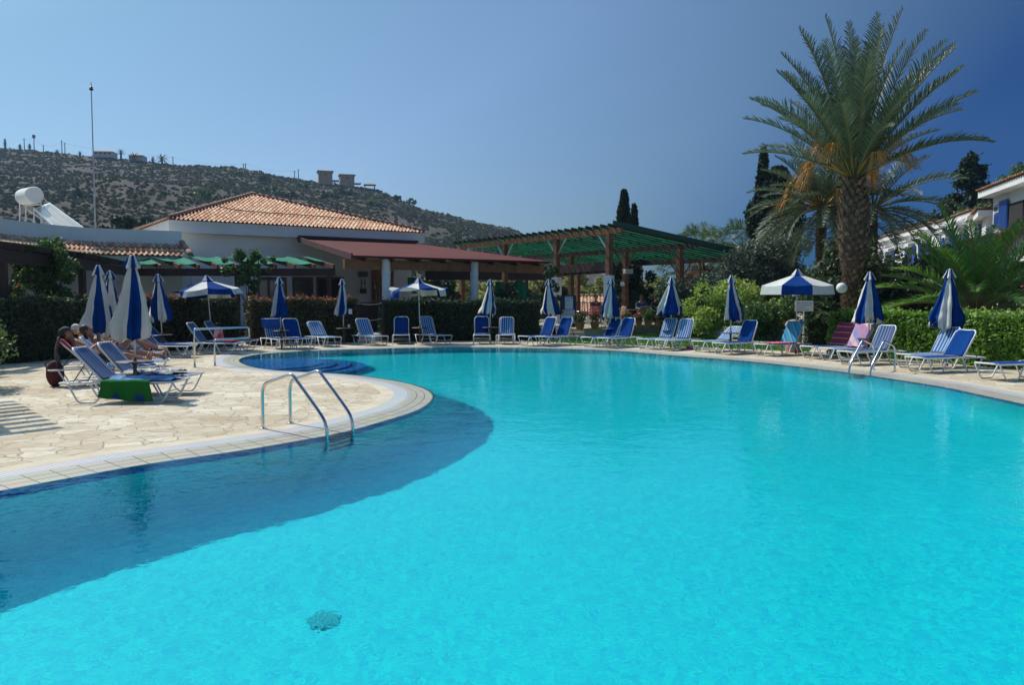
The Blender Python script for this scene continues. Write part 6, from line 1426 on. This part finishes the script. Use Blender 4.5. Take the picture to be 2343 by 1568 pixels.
for a, b in zip(tops, tops[1:]): m.tube([a.lerp(b, k/8)-Vector((0, 0, 1.2*math.sin(PI*k/8))) for k in range(9)], .035, 3, cap=False)
tag(m.build('power_line', M_upole), 'thin power line strung between the ridge poles', 'power line')
# dark trees at the hill foot behind the wing
for i, (u, vt, y) in enumerate([(268, 485, 75), (318, 482, 78), (300, 500, 72)]):
    q = D(u, 560, y); zt_ = D(u, vt, y).z; shrub('roadside_tree', q.x, y, 0, [(0, 0, zt_*.8, 1.6, 1.3, zt_*.22), (-1.2, 0, zt_*.72, 1.3, 1, zt_*.15)], 2600, .22, ML_cyp, ['dark tree right behind the mast foot', 'dark tree left of the roof corner', 'low dark tree between the two behind the wing'][i], 'tree', 170+i, sub=14, trunk=limbs(zt_*.85, .2, 4, 1.0, rq))
# ---------------------------------------------------------------- people
def skin(name, J, edges, parent, m, lvl=2, root=0):
    me = bpy.data.meshes.new(name); me.from_pydata([j[0] for j in J], edges, []); o = bpy.data.objects.new(name, me); COL.objects.link(o)
    md = o.modifiers.new('s', 'SKIN'); md.use_smooth_shade = True
    for i, (p, r) in enumerate(J):
        v = me.skin_vertices[0].data[i]; v.radius = (r, r) if not isinstance(r, tuple) else r; v.use_root = (i == root)
    sb = o.modifiers.new('u', 'SUBSURF'); sb.levels = lvl; sb.render_levels = lvl
    dg = bpy.context.evaluated_depsgraph_get(); n = bpy.data.meshes.new_from_object(o.evaluated_get(dg)); bpy.data.objects.remove(o)
    n.name = name; n.materials.clear(); n.materials.append(m); o = bpy.data.objects.new(name, n); COL.objects.link(o)
    if parent is not None: o.parent = parent
    return o
def join(o, mb, m=None):
    """merge extra pieces (head features, fingers) into the body mesh"""
    bm = bmesh.new(); bm.from_mesh(o.data); off = len(bm.verts); vs = [bm.verts.new(v) for v in mb.v]
    for f, mi in zip(mb.f, mb.m):
        try: F_ = bm.faces.new([vs[i] for i in f]); F_.smooth = True; F_.material_index = mi
        except ValueError: pass
    bm.to_mesh(o.data); bm.free()
    for x in (m or []): o.data.materials.append(x)
    return o
def V(*a): return Vector(a)
def head_bits(mb, c, fwd, up, r=.10):
    fwd = fwd.normalized(); up = (up-fwd*up.dot(fwd)).normalized(); sd_ = fwd.cross(up); R = Matrix((sd_, fwd, up)).transposed()
    mb.ell(c, (r*.78, r*.95, r*1.2), 16, 12, 0, R)
    mb.ell(c+fwd*r*.35-up*r*.62, (r*.5, r*.52, r*.5), 12, 8, 0, R)                 # jaw
    mb.ell(c+fwd*r*1.0-up*r*.12, (r*.14, r*.24, r*.26), 8, 6, 0, R)                # nose
    for s in (-1, 1):
        mb.ell(c+sd_*s*r*.80-up*r*.05, (r*.10, r*.2, r*.3), 8, 6, 0, R)            # ears
        mb.ell(c+fwd*r*.86+sd_*s*r*.32+up*r*.08, (r*.13, r*.1, r*.07), 8, 6, 1, R) # eyes
    mb.ell(c+fwd*r*.86-up*r*.52, (r*.28, r*.08, r*.06), 8, 6, 2, R)                # mouth
    return R
def hand_bits(mb, wrist, d, palm_n, s=1.0, curl=.7):
    d = d.normalized(); sd_ = d.cross(palm_n).normalized(); n_ = sd_.cross(d)
    R = Matrix((sd_, d, n_)).transposed(); mb.ell(wrist+d*.045*s, (.042*s, .055*s, .018*s), 10, 8, 0, R)
    for k, L_ in enumerate((.065, .075, .07, .055)):
        b = wrist+d*.09*s+sd_*(k-1.5)*.02*s; p1 = b+d*L_*.45*s; p2 = p1+(d*math.cos(curl)+n_*math.sin(curl))*L_*.35*s; p3 = p2+(d*math.cos(2*curl)+n_*math.sin(2*curl))*L_*.3*s
        mb.tube([b-d*.015, p1, p2, p3], [.0095*s, .009*s, .008*s, .0055*s], 6)
    b = wrist+d*.03*s-sd_*.038*s; mb.tube([b, b+(d*.6-sd_*.7+n_*.3)*.035*s, b+(d*.95-sd_*.75+n_*.6)*.055*s], [.011*s, .01*s, .007*s], 6)
M_eye = mat('eye_dark', (.03, .02, .015), .3); M_lip = mat('lip', (.36, .12, .09), .5)
M_hair = mat('hair_brown', (.035, .018, .010), .6); M_hairw = mat('hair_grey', (.55, .52, .47), .7)
def foot_bits(mb, ankle, d, up, s=1.0):
    d = d.normalized(); up = (up-d*up.dot(d)).normalized(); R = Matrix((d.cross(up), d, up)).transposed()
    mb.ell(ankle+d*.06*s, (.042*s, .12*s, .033*s), 10, 8, 0, R); mb.ell(ankle-d*.04*s-up*.01, (.036*s, .04*s, .04*s), 8, 6, 0, R)
    for k in range(5): mb.ell(ankle+d*(.185-.012*k)*s+d.cross(up)*(k-2)*.017*s, (.010*s, .02*s, .011*s), 6, 5, 0, R)
def person_body(root, P, m, head_r=.105, fwd=V(0, 1, 0), up=V(0, 0, 1), curl=.7, palms=None):
    K = ['pelvis', 'waist', 'chest', 'neckb', 'neck', 'shL', 'elL', 'wrL', 'shR', 'elR', 'wrR', 'hipL', 'knL', 'anL', 'hipR', 'knR', 'anR', 'calfL', 'calfR', 'faL', 'faR']
    P['calfL'] = P['knL'].lerp(P['anL'], .3); P['calfR'] = P['knR'].lerp(P['anR'], .3); P['faL'] = P['elL'].lerp(P['wrL'], .3); P['faR'] = P['elR'].lerp(P['wrR'], .3)
    Rr = dict(pelvis=(.155, .115), waist=(.135, .10), chest=(.165, .115), neckb=(.10, .075), neck=.055, shL=.062, elL=.043, wrL=.028, shR=.062, elR=.043, wrR=.028, hipL=.088, knL=.057, anL=.036, hipR=.088, knR=.057, anR=.036, calfL=.058, calfR=.058, faL=.042, faR=.042)
    I = {k: i for i, k in enumerate(K)}; J = [(tuple(P[k]), Rr[k]) for k in K]
    E_ = [('pelvis', 'waist'), ('waist', 'chest'), ('chest', 'neckb'), ('neckb', 'neck'), ('chest', 'shL'), ('shL', 'elL'), ('elL', 'faL'), ('faL', 'wrL'), ('chest', 'shR'), ('shR', 'elR'), ('elR', 'faR'), ('faR', 'wrR'), ('pelvis', 'hipL'), ('hipL', 'knL'), ('knL', 'calfL'), ('calfL', 'anL'), ('pelvis', 'hipR'), ('hipR', 'knR'), ('knR', 'calfR'), ('calfR', 'anR')]
    o = skin('body', J, [(I[a], I[b]) for a, b in E_], root, m)
    mb = MB(); hc = P['head']; mb.tube([P['neckb'], P['neck'], hc-(up.normalized()*head_r*.4)], [.06, .055, .055], 10); head_bits(mb, hc, fwd, up, head_r)
    for s in 'LR':
        d = (P['wr'+s]-P['el'+s]).normalized(); hand_bits(mb, P['wr'+s], d, (palms or {}).get(s, V(0, 0, 1)), 1.0, curl)
        foot_bits(mb, P['an'+s], P['toe'+s]-P['an'+s], P['kn'+s]-P['an'+s])
    return join(o, mb, [M_eye, M_lip])
def shorts(root, P, m, f=.45, name='shorts'):
    J = [(tuple(P['pelvis']+(P['waist']-P['pelvis'])*.25), (.165, .125)), (tuple(P['hipL']), .108), (tuple(P['hipL'].lerp(P['knL'], f)), .088), (tuple(P['hipR']), .108), (tuple(P['hipR'].lerp(P['knR'], f)), .088)]
    return skin(name, J, [(0, 1), (1, 2), (0, 3), (3, 4)], root, m)
def cap_hat(root, c, fwd, up, m, r=.105):
    fwd = fwd.normalized(); up = (up-fwd*up.dot(fwd)).normalized(); sd_ = fwd.cross(up); R = Matrix((sd_, fwd, up)).transposed(); mb = MB()
    vs = []; n = 18
    for i in range(7):
        a = PI/2*i/6
        for k in range(n):
            b = 2*PI*k/n; vs.append(c+up*r*.35+R@Vector((r*.90*math.cos(a)*math.cos(b), r*1.08*math.cos(a)*math.sin(b), r*.98*math.sin(a))))
    mb.add(vs, [(i*n+k, i*n+(k+1) % n, (i+1)*n+(k+1) % n, (i+1)*n+k) for i in range(6) for k in range(n)])
    mb.grid(lambda s, t: tuple(c+up*(r*.38-.03*t)+R@Vector(((s-.5)*1.5*r*(1-.25*t), r*.9*math.cos((s-.5)*1.6)+r*.75*t, 0))), 8, 4)
    return mb.build('cap', m, root, smooth=True, thick=.006)
def hair(root, c, fwd, up, m, r=.105, long=0.0):
    fwd = fwd.normalized(); up = (up-fwd*up.dot(fwd)).normalized(); sd_ = fwd.cross(up); R = Matrix((sd_, fwd, up)).transposed(); mb = MB()
    mb.ell(c-fwd*r*.18+up*r*.22, (r*.88, r*.98, r*1.12), 14, 10, 0, R)
    if long: mb.ell(c-fwd*r*.65-up*r*long*.6, (r*.7, r*.35, r*long), 12, 8, 0, R)
    return mb.build('hair', m, root, smooth=True)
def world_root(label): return label
def lying(i, knees, label, m, bkl=None, arms='book', foot_z=.42):
    """person reclining on lounger i: local frame of the lounger, root empty placed at the lounger origin"""
    x, y, a, bk, *_ = LO[i]; root = empty('person', (x, y, 0), math.radians(a), label, 'person'); b = math.radians(bk-4)
    d = V(0, math.cos(b), math.sin(b)); n_ = V(0, -math.sin(b), math.cos(b)); pel = V(0, 1.08, .49)
    P = dict(pelvis=pel, waist=pel+d*.2+n_*.01, chest=pel+d*.40, neckb=pel+d*.52, neck=pel+d*.58+n_*.01, head=pel+d*.72+n_*.03)
    P['shL'] = P['chest']+V(.19, 0, 0)+d*.06; P['shR'] = P['chest']+V(-.19, 0, 0)+d*.06
    P['elL'] = P['shL']+V(.08, -.10, -.22); P['elR'] = P['shR']+V(-.08, -.10, -.22)
    P['wrL'] = V(.09, P['chest'].y-.30, P['chest'].z+.02); P['wrR'] = V(-.09, P['chest'].y-.30, P['chest'].z+.02)
    for s, sx, (ky, kz, ay, az) in (('L', 1, knees[0]), ('R', -1, knees[1])):
        P['hip'+s] = pel+V(sx*.09, -.02, 0); P['kn'+s] = V(sx*.11, ky, kz); P['an'+s] = V(sx*.10, ay, az)
        P['toe'+s] = P['an'+s]+(V(sx*.03, -.03, .12) if az < foot_z+.03 and kz < .6 else V(sx*.02, -.12, .0))
    fwd = (n_*.9-d*.35).normalized(); person_body(root, P, m, fwd=fwd, up=d, curl=.9, palms={'L': V(-1, 0, 0), 'R': V(1, 0, 0)})
    return root, P, d, n_, fwd
r1, P1, d1_, n1_, f1_ = lying(2, [(.62, .50, .20, .42), (.60, .56, .16, .42)], 'bare chested man in a dark cap and black shorts reading on a lounger', M_skin2)
cap_hat(r1, P1['head'], f1_, d1_, mat('cap_navy', (.015, .03, .035), .8)); shorts(r1, P1, mat('shorts_black', (.012, .012, .015), .8), .6); hair(r1, P1['head']-f1_*.02, f1_, d1_, M_hair, .098)
bkm = mat('book_orange', (.70, .20, .02), .7)
r2, P2, d2_, n2_, f2_ = lying(3, [(.72, .86, .36, .45), (.60, .52, .12, .43)], 'brown haired person in light shorts holding up an orange book', M_skin2)
hair(r2, P2['head'], f2_, d2_, M_hair, .108, 1.0); shorts(r2, P2, mat('shorts_grey', (.33, .27, .27), .9), .5)
bw = empty('book', LW(3, (0, P2['wrL'].y-.03, P2['wrL'].z+.06)), math.radians(LO[3][2]), 'open orange book held by the reclining person', 'book')
for sx in (-1, 1):
    m = MB(); m.box((sx*.08, .0, .06), (.16, .018, .24), rot=Matrix.Rotation(sx*.35, 3, 'Z')); m.build('cover', bkm, bw)
bw = empty('book', LW(2, (0, P1['wrL'].y-.03, P1['wrL'].z+.06)), math.radians(LO[2][2]), 'dark book in the hands of the man in the cap', 'book')
for sx in (-1, 1):
    m = MB(); m.box((sx*.07, .0, .05), (.14, .015, .20), rot=Matrix.Rotation(sx*.35, 3, 'Z')); m.build('cover', mat('book_dark', (.05, .05, .07), .6), bw)
r4, P4, d4_, n4_, f4_ = lying(4, [(.66, .74, .14, .44), (.62, .66, .10, .42)], 'person lying behind the big parasols with a patterned cloth over the knees', M_skin2)
hair(r4, P4['head'], f4_, d4_, M_hair, .108, .6); shorts(r4, P4, mat('shorts_red', (.4, .04, .03), .9), .3)
M_cloth = mat('patterned_cloth', (.55, .55, .58), .9, col2=(.10, .12, .25), vscale=9, detail=2)
towel('knee_cloth', 4, lambda s, t: ((s-.5)*.62, .42+.62*t, (.80-.34*abs(2*t-.9)**1.4-.30*abs(2*s-1)**3+.04*nz(s*5, t*6, 1, 14))), 18, 18, M_cloth, 'blue and white patterned cloth draped over raised knees', 'cloth')
# standing person bent forward
r3 = empty('person', (-9.75, 18.55, 0), 0, 'bare backed person in light shorts bending forward behind the parasols', 'person')
P = dict(pelvis=V(.12, 0, .92), waist=V(-.03, 0, 1.06), chest=V(-.24, 0, 1.10), neckb=V(-.36, 0, 1.04), neck=V(-.42, 0, 1.0), head=V(-.52, 0, .94), shL=V(-.30, -.19, 1.03), shR=V(-.30, .19, 1.03), elL=V(-.33, -.22, .75), elR=V(-.36, .22, .77), wrL=V(-.45, -.16, .53), wrR=V(-.47, .15, .55),
         hipL=V(.12, -.09, .90), hipR=V(.12, .09, .90), knL=V(.05, -.12, .48), knR=V(.10, .12, .48), anL=V(.12, -.12, .07), anR=V(.17, .13, .07), toeL=V(0, -.13, .03), toeR=V(.05, .14, .03))
person_body(r3, P, M_skin, fwd=V(-.5, 0, -.85), up=V(-.8, 0, .45)); hair(r3, P['head'], V(-.5, 0, -.85), V(-.8, 0, .45), M_hairw, .105)
shorts(r3, P, mat('shorts_pale', (.50, .52, .56), .9), .45)
m = MB(); m.tube([(.045, 0, 1.0), (.0, 0, 1.045)], [.175, .16], 16); m.build('waistband', mat('navy_band', (.015, .02, .05), .9), r3, smooth=True)
# bottle on the parasol table
m = MB(); m.lathe([(.035, 0), (.037, .14), (.03, .19), (.014, .23), (.016, .27)], n=12); o = m.build('water_bottle', mat('bottle_plastic', (.55, .60, .66), .15)); o.location = (-8.72, 17.2, .60); tag(o, 'pale plastic bottle on the table of the big closed parasol', 'bottle')
# seated people on the terrace
def seated(u, y, a, label, shirt, m=M_skin2, hm=M_hair):
    q = D(u, 700, y); r = empty('person', (q.x, q.y, TZ), a, label, 'person')
    P = dict(pelvis=V(0, 0, .56), waist=V(0, .02, .76), chest=V(0, .0, .97), neckb=V(0, -.01, 1.10), neck=V(0, -.02, 1.17), head=V(0, -.04, 1.31), shL=V(.19, 0, 1.03), shR=V(-.19, 0, 1.03), elL=V(.24, -.12, .78), elR=V(-.24, -.12, .78), wrL=V(.12, -.33, .80), wrR=V(-.12, -.33, .80),
             hipL=V(.09, -.02, .54), hipR=V(-.09, -.02, .54), knL=V(.13, -.42, .54), knR=V(-.13, -.42, .54), anL=V(.13, -.45, .09), anR=V(-.13, -.45, .09), toeL=V(.14, -.56, .04), toeR=V(-.14, -.56, .04))
    person_body(r, P, m, fwd=V(0, -1, -.05), up=V(0, 0, 1)); hair(r, P['head'], V(0, -1, -.05), V(0, 0, 1), hm, .108)
    J = [(tuple(P['pelvis']), (.17, .13)), (tuple(P['waist']), (.155, .12)), (tuple(P['chest']), (.185, .135)), (tuple(P['shL']), .08), (tuple(P['shL'].lerp(P['elL'], .6)), .062), (tuple(P['shR']), .08), (tuple(P['shR'].lerp(P['elR'], .6)), .062)]
    skin('shirt', J, [(0, 1), (1, 2), (2, 3), (3, 4), (2, 5), (5, 6)], r, shirt); shorts(r, P, mat('shorts_dark', (.03, .03, .04), .9), .6)
seated(1363, 38.2, .2, 'dark haired man seated at the left terrace table', mat('shirt_brown', (.10, .055, .045), .9))
seated(1467, 37.0, 0, 'person in a blue top seated at the right terrace table', mat('shirt_blue', (.01, .09, .24), .9))
seated(1500, 37.4, .5, 'person in a dark shirt seated at the right end of the terrace table', mat('shirt_plum', (.05, .03, .035), .9))
seated(1030, 38.5, .3, 'person seated in the shade of the veranda left of the second column', mat('shirt_dark', (.02, .02, .022), .9))
seated(1052, 38.8, -.3, 'person seated in the shade close to the second column', mat('shirt_dark', (.02, .02, .022), .9))
for o in bpy.data.objects:
    if o.name.startswith('flowers'): o['kind'] = 'stuff'
for o in RECV: o.cycles.is_caustics_receiver = True
# ---------------------------------------------------------------- summer haze
HZB = MB(); HZB.box((0, 240, 60), (1400, 700, 124))
hz = HZB.build('haze', bpy.data.materials.new('haze')); tag(hz, 'thin blue summer haze over the valley', 'haze', kind='stuff')
hm = hz.data.materials[0]; hm.use_nodes = True; hn = hm.node_tree.nodes; hn.clear()
pv = hn.new('ShaderNodeVolumePrincipled'); pv.inputs['Color'].default_value = (.48, .70, 1, 1); pv.inputs['Density'].default_value = .00020; pv.inputs['Anisotropy'].default_value = .3
ho = hn.new('ShaderNodeOutputMaterial'); hm.node_tree.links.new(pv.outputs[0], ho.inputs['Volume'])
